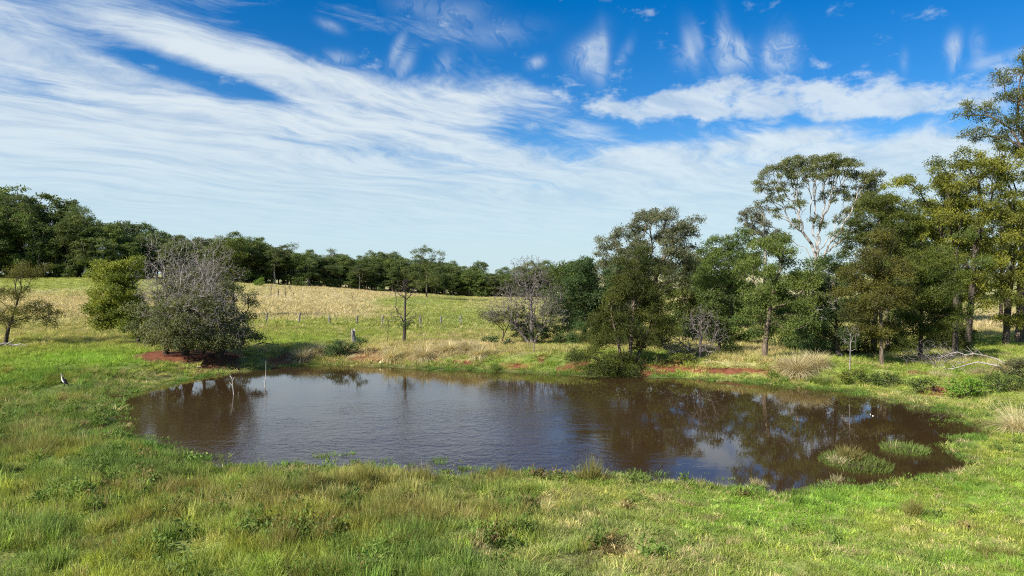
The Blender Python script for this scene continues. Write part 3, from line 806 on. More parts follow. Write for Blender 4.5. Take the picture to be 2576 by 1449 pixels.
# trees of the wood that stand out
plant_tree('gum_tree', 'tall broad gum crowning the wood at the far left edge', 'tree', at(42, 197), [(40, 520, 36, 30), (18, 560, 34, 40), (60, 565, 30, 34), (45, 600, 36, 36)], 'gumfar', M['forest_a'], M['bark_grey'], 0.35, (40, 560), seed=11, dens=1.3)
plant_tree('gum_tree', 'tall domed gum standing above its neighbours in the hillside wood', 'tree', at(200, 196), [(200, 545, 28, 30), (190, 590, 34, 40), (212, 600, 26, 40)], 'gumfar', M['forest_a'], M['bark_brown'], 0.33, (200, 580), seed=12, dens=1.4)
plant_tree('gum_tree', 'spindly tall gum with bare pale trunk above the straw paddock', 'tree', at(838, 240), [(833, 637, 9, 10), (832, 650, 7, 8), (850, 655, 9, 6), (815, 672, 7, 5), (862, 668, 6, 5)], 'gumfar', M['gum_grey'], M['bark_pale'], 0.22, (834, 650), seed=13, dens=1.6, fork=0.7)
plant_tree('gum_tree', 'open-crowned grey gum rising over the wood behind the bare tree', 'tree', at(1073, 205), [(1045, 645, 16, 14), (1072, 636, 20, 13), (1100, 648, 18, 14), (1058, 668, 24, 14), (1092, 672, 26, 14), (1118, 668, 12, 9), (1040, 690, 18, 12), (1085, 700, 30, 14), (1065, 715, 26, 16)], 'gumfar', M['forest_b'], M['bark_brown'], 0.24, (1073, 690), seed=14, dens=0.6, fork=0.45, leafscale=0.8, nl=0.8)
plant_tree('gum_tree', 'narrow gum with a lumpy top left of the spindly pale-trunked gum', 'tree', at(732, 225), [(735, 625, 13, 13), (722, 640, 20, 14), (735, 665, 26, 25), (722, 690, 22, 20)], 'gumfar', M['forest_a'], M['bark_grey'], 0.28, (732, 660), seed=15, dens=1.3)
plant_tree('gum_tree', 'rounded dark gum close behind the right side of the dead-topped fig', 'tree', at(588, 92), [(590, 640, 26, 38), (575, 670, 30, 40), (598, 690, 24, 36), (560, 640, 22, 30), (540, 680, 30, 45)], 'gum', M['wattle'], M['bark_brown'], 0.2, (585, 670), seed=16, dens=1.0, leafscale=1.4)
plant_tree('shrub', 'small bright green shrub at the edge of the straw paddock', 'shrub', at(653, 195), [(653, 708, 10, 9), (648, 712, 9, 7)], 'broad', M['bright'], M['bark_brown'], 0.07, (653, 708), seed=17, dens=1.6, leafscale=2.2)

# ------------------------------------------------------------------ left bank: fig, companion tree, sapling
fig = hit(472, 889)
plant_tree('fig_tree', 'old spreading fig with grey dead top over bare red soil', 'tree', fig,
           [(400, 820, 62, 42), (355, 800, 40, 34), (560, 820, 72, 46), (620, 838, 36, 26), (490, 800, 90, 52, -2.2), (440, 850, 56, 26, -2.5), (590, 770, 50, 36), (540, 742, 52, 34), (430, 770, 60, 46), (500, 740, 60, 40, 1.2), (470, 700, 60, 30, 1.0), (540, 855, 50, 22, -2.5), (600, 860, 34, 22, -1.0), (480, 862, 60, 18, -2.6), (410, 868, 30, 14, -1.5), (560, 870, 40, 14, -1.6)],
           'broad', M['fig'], M['bark_dark'], 0.22, (470, 800), depth=0.9, seed=21, dens=0.75, nl=1.25, fork=0.3, leafscale=0.85,
           bare_px=[(460, 730, 95, 70, -1.5), (420, 790, 60, 55, -2.5), (520, 780, 80, 60, -3), (370, 700, 34, 40), (590, 830, 45, 40, -2.2), (520, 700, 60, 60, -1.0)], barem=M['twig_mauve'], bare_r=0.08, bare_tips=15,
           stems_px=[(415, 420, 790, -0.3), (440, 400, 800, 0.8), (470, 480, 770, -0.8), (500, 520, 780, 0.2), (530, 560, 800, 0.6), (548, 600, 820, -0.6), (455, 450, 760, 1.4)])
figroot = bpy.data.objects[[o.name for o in scene.objects if o.get('category') == 'tree' and 'old spreading fig' in o.get('label', '')][0]]
def figloc(px, py, dd=0.0): return pt(px, py, fig[1] + dd) - fig
lims = []
s_ = fig[1] / F
bl = lambda L_: [tuple(figloc(a, b, dd)) + (c * s_, c * s_ * .8, e * s_) for (a, b, c, e, dd) in L_]
for i, (rt, L_) in enumerate((((410, 740), [(385, 615, 18, 24, 0), (415, 650, 26, 34, 0), (372, 660, 14, 20, .3)]), ((455, 740), [(450, 620, 22, 26, .5), (462, 660, 28, 34, .6), (430, 640, 16, 24, -.3)]), ((490, 735), [(500, 635, 24, 38, 0), (482, 612, 14, 16, .3), (515, 670, 20, 26, .3)]),
                       ((525, 740), [(545, 620, 20, 24, .3), (565, 660, 22, 28, -.4), (535, 680, 28, 28, -.5), (598, 690, 16, 22, 0)]))):
    link('bare_limb', bare_branches(31 + i, bl(L_), [figloc(*rt)], M['twig_grey'], 0.045, 11, 0.42, 1.5, 0.007, jit=0.05, pen=0.8), figroot)
plant_tree('broadleaf_tree', 'yellow-green leafy tree growing against the left side of the fig', 'tree', at(350, 60),
           [(295, 690, 46, 34), (320, 672, 30, 22), (270, 690, 26, 30), (300, 750, 52, 50), (320, 720, 36, 50), (262, 805, 36, 26), (300, 800, 40, 28), (340, 790, 28, 40), (335, 660, 14, 12), (270, 740, 36, 44), (290, 780, 50, 46), (350, 820, 40, 30), (252, 760, 30, 40), (258, 720, 30, 36)],
           'broad', M['broad'], M['bark_dark'], 0.13, (315, 740), seed=22, dens=0.72, nl=1.3)
sap = hit(12, 868)
plant_tree('wattle_tree', 'slender wattle with tiers of olive foliage at the left edge', 'tree', sap,
           [(75, 680, 40, 12), (40, 692, 34, 12), (105, 695, 26, 14), (55, 680, 30, 10), (20, 745, 30, 14), (52, 740, 22, 12), (-25, 750, 26, 16), (70, 790, 34, 20), (95, 775, 26, 14), (118, 800, 30, 22), (130, 815, 22, 12), (15, 790, 22, 16), (-15, 810, 36, 20), (38, 812, 20, 12)],
           'wattle', M['wattle_brown'], M['bark_dark'], 0.14, (45, 745), seed=23, dens=1.3, fork=0.25, nl=0.9, val=0.6)

# ------------------------------------------------------------------ far bank, middle
thin = hit(1016, 862)
tr = thing('bare_tree', 'thin tree with bare fan of twigs alone before the paddock fence', 'tree', thin)
s_ = thin[1] / F
loc_ = lambda px, py, dd=0.0: pt(px, py, thin[1] + dd) - thin
bm_ = bare_branches(41, [tuple(loc_(1022, 728)) + (30 * s_, 28 * s_, 22 * s_), tuple(loc_(1010, 745)) + (26 * s_, 22 * s_, 14 * s_), tuple(loc_(1035, 800)) + (20 * s_, 16 * s_, 26 * s_), tuple(loc_(993, 800)) + (16 * s_, 14 * s_, 26 * s_)],
    [loc_(1016, 800)], M['twig_dark'], 0.13, 9, 0.5, 1.5, 0.009, trunk=[trunk_path(np.random.default_rng(3), tuple(loc_(1021, 755)), 8, 0.05)], fork=0.45, name='trunk')
link('trunk', bm_, tr)
_, cm_, _ = build_tree(42, [tuple(loc_(1018, 818)) + (12 * s_, 12 * s_, 11 * s_), tuple(loc_(1032, 815)) + (8 * s_, 8 * s_, 7 * s_)], 'bush', M['blue_green'], M['twig_dark'], 0.04, tuple(loc_(1018, 822)), 0.9, 0.0)
link('leafy_clump', cm_, tr)
gt = hit(1338, 868)
tr = thing('dead_tree', 'grey leafless tree with wide tangled twigs on the far bank', 'tree', gt)
s_ = gt[1] / F
loc_ = lambda px, py, dd=0.0: pt(px, py, gt[1] + dd) - gt
gl = lambda L_: [tuple(loc_(a, b)) + (c * s_, c * s_ * .8, e * s_) for (a, b, c, e) in L_]
link('trunk', bare_branches(43, gl([(1330, 690, 52, 40), (1300, 745, 56, 36), (1370, 740, 50, 40), (1260, 785, 50, 26), (1335, 770, 70, 36), (1395, 790, 36, 30), (1240, 790, 30, 18), (1330, 815, 60, 24)]),
     [loc_(1338, 800)], M['twig_dead'], 0.15, 11, 0.5, 1.35, 0.010, trunk=[trunk_path(np.random.default_rng(5), tuple(loc_(1335, 740)), 8, 0.05), trunk_path(np.random.default_rng(6), tuple(loc_(1270, 790)), 8, 0.05), trunk_path(np.random.default_rng(7), tuple(loc_(1400, 780)), 8, 0.05)], fork=0.2, name='trunk', jit=0.13), tr)
plant_tree('leafy_shrub', 'black-green shrub crowded round the foot of the grey leafless tree', 'shrub', at(1340, gt[1] + 1.2), [(1310, 832, 26, 28), (1345, 838, 36, 26), (1380, 830, 24, 24), (1330, 805, 24, 16)], 'bush', M['blue_green'], M['twig_dark'], 0.07, (1340, 835), seed=44, dens=0.5, nl=1.1, val=0.25)
plant_tree('leafy_shrub', 'dark olive side growth left of the grey leafless tree', 'shrub', at(1258, gt[1] + 0.8), [(1265, 800, 42, 16), (1228, 795, 26, 12), (1300, 785, 26, 16), (1210, 788, 12, 8)], 'bush', M['fig'], M['twig_dark'], 0.06, (1280, 815), seed=45, dens=0.35, nl=0.8)
# snag and the shrubs about it
sn = hit(889, 866)
tr = thing('dead_stump', 'weathered grey snag with splintered top beside a dark bush', 'stump', sn)
s_ = sn[1] / F
rng = np.random.default_rng(8)
zz = np.linspace(-0.2, 38 * s_, 9); V = []; 
for i, z_ in enumerate(zz):
    for a in range(10):
        an = a / 10 * 6.283
        r_ = 0.17 * (1.25 - 0.35 * i / 8) * (1 + 0.16 * math.sin(an * 3 + 1)) + rng.normal(0, 0.008)
        zt = z_ + (rng.uniform(-0.28, 0.16) if i == 8 else 0)
        V.append((math.cos(an) * r_ + 0.05 * math.sin(i * .7), math.sin(an) * r_, zt))
Fq = [[i * 10 + a, i * 10 + (a + 1) % 10, (i + 1) * 10 + (a + 1) % 10, (i + 1) * 10 + a] for i in range(8) for a in range(10)]
V.append((0.03, 0, zz[-1] - 0.2)); Ft = [[80 + a, 80 + (a + 1) % 10, 90] for a in range(10)]
link('trunk', make_mesh('trunk', V, [Fq, Ft], M['bark_grey'], False), tr)
link('dead_branch', bare_branches(46, [(-1.0, 0, 0.9, 0.7, 0.5, 0.5), (-0.7, 0.2, 1.3, 0.4, 0.3, 0.2)], [(-0.1, 0, 0.8)], M['twig_dark'], 0.035, 3, 0.5, 0.8, 0.008, name='dead_branch'), tr)
plant_tree('shrub', 'dark glossy bush sprawling below the weathered snag', 'shrub', hit(848, 896), [(845, 882, 24, 14), (865, 872, 26, 14), (900, 866, 20, 13), (832, 888, 16, 10)], 'bush', M['blue_green'], M['twig_dark'], 0.05, (860, 880), seed=47, dens=0.6, bare_px=[(885, 858, 26, 16), (850, 862, 18, 12)], barem=M['twig_grey'], bare_r=0.025, bare_tips=3)
plant_tree('shrub', 'small dark bush in pale grass left of the grey leafless tree', 'shrub', hit(1233, 866), [(1226, 854, 14, 11), (1242, 857, 14, 10)], 'bush', M['blue_green'], M['twig_dark'], 0.04, (1233, 858), seed=48, dens=0.7)
plant_tree('shrub', 'smallest dark bush, between the pale grass and the grey leafless tree', 'shrub', hit(1273, 872), [(1270, 862, 13, 9), (1282, 864, 9, 7)], 'bush', M['blue_green'], M['twig_dark'], 0.04, (1273, 866), seed=49, dens=0.7)

# ------------------------------------------------------------------ far bank, right: the tree belt, back to front
def T(name, label, base, lobes, style, leaf, bark, r, top, seed, **kw):
    return plant_tree(name, label, 'tree', base, lobes, style, M[leaf], M[bark], r, top, seed=seed, **kw)
T('gum_tree', 'tall white-limbed gum with open umbrella crown against the sky', at(2058, 108),
  [(1960, 440, 40, 26), (2010, 418, 46, 20), (2070, 412, 50, 18), (2120, 425, 44, 22), (2170, 455, 36, 22), (1935, 470, 28, 18), (2195, 465, 22, 14), (2150, 490, 40, 20), (1990, 480, 30, 18), (1950, 505, 24, 22), (1965, 535, 22, 18), (2105, 470, 26, 14), (2000, 520, 24, 16), (2060, 560, 26, 14), (2130, 545, 30, 18), (2160, 520, 26, 14), (1905, 545, 22, 16), (1930, 450, 24, 16), (2040, 440, 60, 16), (2190, 440, 26, 14), (2080, 500, 24, 14), (2170, 570, 28, 18), (2010, 570, 24, 16), (2120, 590, 30, 18), (1915, 470, 22, 14), (2205, 478, 24, 14), (2185, 510, 26, 16), (1925, 520, 26, 18), (2100, 405, 40, 14), (2030, 405, 40, 14)],
  'gum', 'gum_olive', 'bark_gum', 0.42, (2054, 650), 51, dens=0.62, nl=1.35, fork=0.5, leafscale=1.4, r_tip=0.03, pen=1.2, up=0.5, depth=0.85, alpha=0.80, rexp=0.62, val=0.6, wob=0.10, jit=0.16)
T('gum_tree', 'thin grey gum leaning left beside the white-limbed umbrella gum', at(1925, 100), [(1890, 548, 22, 18), (1875, 545, 14, 10), (1905, 570, 26, 18), (1920, 540, 18, 18), (1935, 590, 30, 18), (1890, 590, 16, 14), (1960, 610, 26, 20)], 'gum', 'gum_grey', 'bark_grey', 0.22, (1925, 610), 52, dens=0.7, nl=1.4, fork=0.5, leafscale=1.3, r_tip=0.025)
T('gum_tree', 'large grey-green gum with airy rounded crown behind the dark wattle', at(1650, 76),
  [(1640, 570, 60, 34), (1580, 600, 44, 30), (1700, 580, 46, 34), (1545, 640, 34, 26), (1660, 545, 44, 22), (1720, 610, 36, 34), (1600, 560, 36, 24), (1640, 630, 60, 40), (1570, 660, 40, 30), (1700, 660, 48, 44), (1515, 650, 18, 16), (1530, 610, 26, 20), (1745, 570, 22, 20), (1600, 700, 50, 40), (1650, 700, 60, 44), (1740, 700, 26, 40)],
  'gum', 'gum_grey', 'bark_brown', 0.34, (1650, 690), 53, dens=0.42, fork=0.35, leafscale=1.1, r_tip=0.018, up=0.4, nl=1.35)
T('gum_tree', 'green gum with a domed crown right of the airy grey-green gum', at(1840, 84), [(1810, 620, 44, 30), (1850, 605, 34, 30), (1780, 650, 30, 40), (1830, 670, 60, 44), (1880, 640, 34, 40), (1810, 730, 60, 44), (1870, 720, 40, 50), (1760, 730, 30, 40), (1850, 780, 50, 24)],
  'gum', 'gum_mid', 'bark_dark', 0.32, (1835, 680), 54, dens=0.5, nl=1.5, leafscale=1.1)
T('gum_tree', 'dark round-crowned tree behind, left of the dark pointed wattle', at(1470, 64), [(1450, 690, 40, 34), (1490, 680, 36, 30), (1430, 740, 38, 36), (1480, 740, 50, 40), (1520, 720, 34, 40), (1450, 790, 40, 28), (1500, 800, 36, 34), (1540, 690, 24, 30)],
  'wattle', 'blue_green', 'bark_dark', 0.20, (1475, 740), 55, dens=0.45, nl=1.4, leafscale=1.5)
T('gum_tree', 'giant gum rising out of the frame at the right edge', at(2572, 62),
  [(2545, 200, 34, 26), (2580, 160, 40, 26), (2590, 230, 50, 30), (2530, 255, 30, 18), (2450, 275, 36, 14), (2425, 300, 26, 12), (2475, 300, 34, 12), (2560, 290, 44, 26), (2620, 300, 60, 50), (2520, 320, 36, 20), (2455, 340, 22, 8), (2490, 350, 26, 12), (2560, 350, 50, 30), (2640, 200, 60, 60), (2700, 300, 60, 70), (2660, 420, 70, 60), (2600, 400, 50, 30), (2640, 140, 50, 40)],
  'gum', 'gum_olive', 'bark_brown', 0.40, (2585, 400), 56, dens=0.42, fork=0.5, r_tip=0.02, up=0.3)
T('gum_tree', 'broad yellow-green gum filling the upper right beneath the giant gum', at(2448, 58.5),
  [(2440, 430, 50, 32), (2500, 440, 60, 40), (2400, 480, 44, 36), (2480, 500, 70, 44), (2550, 480, 50, 50), (2420, 560, 60, 44), (2510, 580, 66, 48), (2570, 560, 44, 50), (2460, 640, 60, 36), (2540, 660, 54, 40), (2400, 640, 44, 36), (2590, 660, 40, 50), (2500, 720, 50, 34), (2560, 740, 46, 34), (2450, 720, 44, 36), (2480, 775, 40, 24), (2560, 800, 34, 20), (2520, 400, 50, 30), (2360, 430, 40, 28), (2450, 400, 40, 24)],
  'gum', 'gum_yellow', 'bark_dark', 0.25, (2465, 600), 57, dens=0.48, fork=0.35, nl=1.35, up=0.4, stems_px=[(2447, 2450, 640, 0), (2440, 2400, 600, 0.5), (2560, 2555, 600, 0.8)], pen=1.2)
T('gum_tree', 'yellow-green gum with ragged top between the umbrella gum and the broad one', at(2405, 62),
  [(2300, 455, 34, 22), (2345, 450, 36, 30), (2260, 470, 22, 16), (2330, 500, 50, 36), (2380, 480, 30, 40), (2290, 520, 40, 34), (2360, 560, 50, 44), (2300, 590, 44, 40), (2400, 600, 36, 50), (2380, 680, 44, 40), (2410, 740, 34, 34), (2340, 640, 46, 44), (2260, 520, 44, 36), (2320, 540, 50, 40), (2400, 540, 40, 40), (2370, 760, 40, 34), (2400, 800, 30, 24)],
  'gum', 'gum_yellow', 'bark_dark', 0.24, (2370, 600), 58, dens=0.48, fork=0.35, nl=1.3, val=0.45)
T('gum_tree', 'leafy mid-green gum with brown trunk below the umbrella gum', hit(1922, 903),
  [(1960, 605, 36, 26), (1990, 640, 44, 34), (1930, 640, 36, 30), (1900, 680, 40, 26), (1960, 690, 56, 36), (2020, 690, 36, 40), (1900, 760, 38, 30), (1960, 760, 50, 36), (2010, 750, 40, 40), (1930, 810, 40, 22), (1990, 810, 44, 24), (1885, 800, 26, 16), (1960, 840, 40, 20)],
  'gum', 'gum_mid', 'bark_brown', 0.17, (1945, 720), 59, dens=0.65, nl=1.35, leafscale=0.85, val=0.65)
T('wattle_tree', 'dark olive wattle with rounded top, tallest of the bronze wattles', at(2235, 56),
  [(2220, 530, 50, 36), (2170, 570, 44, 40), (2270, 560, 50, 44), (2220, 590, 70, 40), (2140, 600, 34, 30), (2310, 600, 34, 40), (2250, 650, 70, 40), (2150, 660, 44, 44)],
  'wattle', 'wattle', 'bark_brown', 0.18, (2230, 600), 60, dens=0.5, nl=1.6, leafscale=1.2, val=0.45)
T('wattle_tree', 'bronze wattle with conical crown and straight brown trunk', hit(2218, 918),
  [(2215, 610, 22, 24), (2205, 650, 40, 36), (2180, 700, 50, 36), (2240, 700, 46, 40), (2160, 750, 44, 34), (2215, 760, 56, 40), (2260, 760, 36, 34), (2170, 810, 48, 30), (2230, 820, 50, 30), (2130, 790, 26, 24), (2200, 850, 44, 18)],
  'wattle', 'wattle_brown', 'bark_brown', 0.12, (2215, 660), 61, dens=0.7, nl=1.7, val=0.45, wob=0.02)
T('wattle_tree', 'olive wattle with bushy crown right of the bronze conical wattle', hit(2316, 908),
  [(2330, 660, 40, 34), (2370, 690, 40, 40), (2300, 700, 40, 36), (2350, 740, 56, 40), (2400, 760, 30, 36), (2300, 780, 46, 36), (2360, 800, 50, 34), (2410, 800, 20, 30), (2280, 830, 40, 24), (2340, 840, 50, 22)],
  'wattle', 'wattle', 'bark_dark', 0.15, (2320, 720), 62, dens=0.7, nl=1.7, wob=0.02, val=0.5)
T('wattle_tree', 'dark low wattle in the shade left of the bronze conical wattle', hit(2110, 900),
  [(2090, 740, 40, 40), (2120, 700, 30, 36), (2070, 800, 44, 30), (2120, 800, 40, 40), (2050, 840, 36, 24), (2110, 855, 40, 22), (2090, 680, 26, 26), (2140, 850, 30, 20)],
  'wattle', 'blue_green', 'bark_dark', 0.12, (2100, 760), 63, dens=0.6, nl=1.5, bare_px=[(2070, 770, 50, 40, -1.5), (2085, 720, 26, 40, -1.5)], barem=M['twig_grey'], bare_r=0.035, bare_tips=3)
T('wattle_tree', 'dark pointed wattle leaning over the far edge of the pond', hit(1582, 926),
  [(1605, 650, 26, 32), (1620, 690, 44, 36), (1575, 690, 34, 36), (1600, 735, 64, 34), (1560, 750, 34, 24), (1650, 740, 30, 30), (1540, 800, 40, 26), (1590, 810, 36, 30), (1560, 850, 44, 26), (1600, 860, 30, 24), (1650, 800, 34, 20), (1670, 820, 22, 22), (1520, 830, 26, 22), (1620, 790, 34, 26), (1575, 900, 36, 24), (1520, 868, 24, 18), (1640, 770, 36, 26), (1690, 830, 18, 18)],
  'wattle', 'wattle', 'bark_brown', 0.12, (1600, 700), 64, dens=0.9, nl=1.5, wob=0.03, val=0.5, stems_px=[(1585, 1600, 690, 0), (1600, 1655, 780, 0.5), (1570, 1540, 800, -0.3)])
T('wattle_tree', 'drooping wattle dipping its branches in the pond at the foot of the dark wattle', hit(1540, 938),
  [(1500, 905, 40, 20), (1460, 905, 34, 14), (1535, 920, 44, 20), (1500, 930, 40, 12, -1.2), (1570, 935, 34, 14, -1.0), (1530, 940, 40, 8, -1.4), (1480, 880, 30, 14), (1590, 915, 26, 22), (1580, 925, 30, 18, -.8), (1470, 925, 30, 12, -1)],
  'wattle', 'wattle', 'bark_dark', 0.08, (1530, 905), 65, dens=1.0, nl=0.95, leafscale=0.9, val=.45)
T('leafy_tree', 'bright leafy small tree behind the tangle of dead twigs', hit(1812, 890), [(1800, 755, 34, 24), (1770, 780, 30, 20), (1820, 800, 30, 34), (1790, 820, 40, 30), (1825, 860, 26, 30), (1840, 890, 20, 22), (1760, 830, 30, 30)],
  'broad', 'gum_mid', 'bark_dark', 0.10, (1800, 800), 66, dens=0.75, nl=1.1)
# second rank seen through the gaps
for i, (px, D, tp_, lab, lf) in enumerate(((1430, 92, 668, 'dark gum in the second rank left of the round-crowned dark tree', 'gum_mid'), (1535, 96, 660, 'gum in the second rank just left of the airy grey-green gum', 'gum_grey'), (1600, 100, 640, 'gum hidden low behind the airy grey-green gum', 'gum_mid'), (1725, 98, 640, 'dense gum in the gap right of the airy grey-green gum', 'gum_mid'),
                                      (1780, 104, 632, 'gum rounding out the skyline between the airy and the domed gum', 'gum_olive'), (1895, 96, 640, 'shaded gum between the domed gum and the umbrella gum', 'gum_mid'), (2010, 92, 672, 'low gum in front of the umbrella gum trunk', 'gum_mid'), (2105, 90, 655, 'gum right of the umbrella gum trunk', 'gum_olive'), (2290, 88, 560, 'deep green gum behind the olive bushy wattle', 'gum_mid'), (2390, 92, 545, 'gum filling the shade behind the ragged yellow-green gum', 'gum_mid'), (2520, 95, 500, 'gum tucked behind the broad yellow-green gum', 'gum_olive'), (2640, 84, 470, 'gum just beyond the right edge beside the giant gum', 'gum_yellow'))):
    w_ = 62 if px < 2200 else 80
    T('gum_tree', lab, at(px, D), [(px, tp_ + 34, w_ * .7, 34), (px - w_ * .5, tp_ + 70, w_ * .55, 40), (px + w_ * .5, tp_ + 66, w_ * .55, 40), (px, tp_ + 110, w_ * .9, 40), (px - w_ * .3, min(790, tp_ + 160), w_ * .7, 30), (px + w_ * .4, min(785, tp_ + 165), w_ * .6, 30)], 'gumfar', lf, 'bark_brown', 0.24, (px, tp_ + 80), 140 + i, dens=0.75, nl=1.3, leafscale=0.8)
# tangle of dead branches
tb = hit(1760, 902)
s_ = tb[1] / F
loc_ = lambda px, py, dd=0.0: pt(px, py, tb[1] + dd) - tb
tr = thing('dead_shrub', 'grey tangle of dead twigs slumped on the far bank', 'dead shrub', tb)
link('trunk', bare_branches(67, [tuple(loc_(a, b)) + (c * s_, c * s_ * .8, e * s_) for (a, b, c, e) in ((1760, 810, 46, 34), (1720, 850, 50, 26), (1790, 845, 40, 34), (1740, 880, 70, 16), (1690, 875, 30, 18))],
     [loc_(1745, 870)], M['twig_dead'], 0.10, 12, 0.5, 2.2, 0.010, trunk=[trunk_path(np.random.default_rng(15), tuple(loc_(1700, 850)), 6, 0.1), trunk_path(np.random.default_rng(16), tuple(loc_(1765, 830)), 6, 0.1)], fork=0.1, name='trunk', jit=0.16), tr)
# dark undergrowth in the belt
for i, (px, py, w_, h_, lf, lab) in enumerate(((1440, 868, 50, 60, 'blue_green', 'dark bush under the left side of the round-crowned dark tree'), (1510, 872, 44, 70, 'wattle', 'olive bush between the round-crowned dark tree and the dark pointed wattle'), (1650, 880, 44, 90, 'wattle', 'upright olive bush right of the dark pointed wattle'), (1700, 850, 50, 60, 'gum_mid', 'green bush behind the grey tangle of dead twigs'),
                                            (1870, 866, 40, 70, 'gum_mid', 'leafy sapling gum left of the brown-trunked mid-green gum'), (1985, 880, 56, 80, 'gum_mid', 'leafy bush right of the brown-trunked mid-green gum'), (2040, 885, 50, 100, 'blue_green', 'dark bush left of the dark low wattle'), (2085, 892, 44, 60, 'blue_green', 'blackish bush at the feet of the dark low wattle'),
                                            (2160, 893, 50, 70, 'wattle', 'dark bush between the dark low wattle and the bronze conical wattle'), (2270, 890, 50, 64, 'wattle', 'dark bush between the bronze conical and the bushy olive wattle'), (2375, 880, 60, 66, 'wattle', 'dark bush under the right side of the bushy olive wattle'), (2420, 868, 40, 50, 'gum_mid', 'bush beside the dark trunks of the broad yellow-green gum'), (1570, 862, 60, 70, 'blue_green', 'dark bush behind the dark pointed wattle'), (1790, 862, 60, 80, 'gum_mid', 'leafy bush right behind the grey tangle of dead twigs'))):
    b = hit(px, py)
    plant_tree('understorey_bush', lab, 'bush', b, [(px, py - h_ * .55, w_ * .75, h_ * .42), (px - w_ * .5, py - h_ * .35, w_ * .5, h_ * .34), (px + w_ * .5, py - h_ * .38, w_ * .5, h_ * .36), (px, py - h_ * .15, w_ * .9, h_ * .18)], 'wattle' if lf != 'gum_mid' else 'broad', M[lf], M['bark_dark'], 0.06, (px, py - h_ * .6), seed=160 + i, dens=0.7, nl=1.2, val=0.4)
# small leafless saplings on the far bank
def sapling(px, py, top, w_, label, seed, mat, r=0.035, name='bare_sapling', cat='sapling', base=None, group=None):
    b = hit(px, py) if base is None else base
    s_ = b[1] / F
    h = (py - top) * s_
    t_ = thing(name, label, cat, b, group)
    link('trunk', bare_branches(seed, [(w_ * s_ * .1, 0, h * .72, w_ * s_, w_ * s_, h * .25), (-w_ * s_ * .2, 0, h * .45, w_ * s_ * .8, w_ * s_ * .7, h * .15)], [(0, 0, h * .4)], mat, r, 3, max(0.3, w_ * s_ * .6), 0.8, 0.007,
         trunk=[trunk_path(np.random.default_rng(seed), (0.05 * h, 0, h * .85), 7, 0.05)], fork=0.3, name='trunk'), t_)
    return t_
sapling(2135, 953, 800, 22, 'pale leafless sapling in front of the shaded wattles', 71, M['twig_mauve'], 0.032)
sapling(1342, 888, 842, 10, 'short dead stem on the bank below the grey leafless tree', 72, M['twig_dead'], 0.04)
for i, (px, py, top, lab) in enumerate(((681, 746, 714, 'leafless blackened sapling in the straw paddock, leftmost of the row'), (700, 746, 719, 'leafless blackened sapling second from the left in the paddock row'), (718, 747, 717, 'blackened sapling with densest twigs at the right of the paddock row'), (729, 730, 712, 'shorter blackened sapling standing farther back behind the paddock row'),
                                        (737, 747, 733, 'low burnt twigs beside the densest blackened sapling'), (887, 757, 731, 'lone burnt sapling in the middle of the straw paddock'))):
    sapling(px, py, top, 5, lab, 80 + i, M['twig_dark'], 0.07, base=hit(px, py), group='burnt saplings in the paddock' if i < 5 else None)
for i, (px, py, top, lab) in enumerate(((975, 862, 800, 'faint leafless sapling just left of the thin bare tree'), (1058, 850, 790, 'faint leafless sapling just right of the thin bare tree'))):
    sapling(px, py, top, 8, lab, 90 + i, M['twig_dark'], 0.03)

# shaded trunks of the belt behind the wattles
for i, (px, D, top, lab, bk) in enumerate(((2200, 53, 600, 'dark trunk tree standing close left of the bronze conical wattle', 'bark_dark'), (2258, 56, 640, 'grey-trunked tree seen under the bronze wattles', 'bark_grey'), (2530, 78, 620, 'slim dark tree in the sunny gap near the right edge', 'bark_dark'), (2405, 55, 560, 'stout dark-trunked gum behind the fallen white branch', 'bark_dark'))):
    T('gum_tree', lab, at(px, D), [(px - 10, top + 60, 40, 40), (px + 20, top + 110, 44, 40), (px - 25, top + 150, 36, 30)], 'gum', 'gum_mid', bk, 0.2, (px + 3, top + 70), 100 + i, dens=0.3, nl=0.9, fork=0.5)

# ------------------------------------------------------------------ fence posts
rng = np.random.default_rng(5)
def post_mesh(seed):
    r = np.random.default_rng(seed)
    V = []; n = 8
    for i, z_ in enumerate((-0.4, 0.25, 0.7, 1.12)):
        for a in range(n):
            an = (a + .5) / n * 6.283
            sq = 0.105 / max(abs(math.cos(an)), abs(math.sin(an))) ** 0.6
            rr_ = sq * (1 - 0.06 * i) * (1 + r.normal(0, 0.04))
            V.append((math.cos(an) * rr_ + 0.012 * i * r.normal(), math.sin(an) * rr_, z_ + (r.uniform(-.05, .05) if i == 3 else 0)))
    Fq = [[i * n + a, i * n + (a + 1) % n, (i + 1) * n + (a + 1) % n, (i + 1) * n + a] for i in range(3) for a in range(n)]
    V.append((0, 0, 1.13)); Ft = [[24 + a, 24 + (a + 1) % n, 32] for a in range(n)]
    return make_mesh('fence_post', V, [Fq, Ft], M['post'], False)
pm = [post_mesh(s) for s in range(3)]
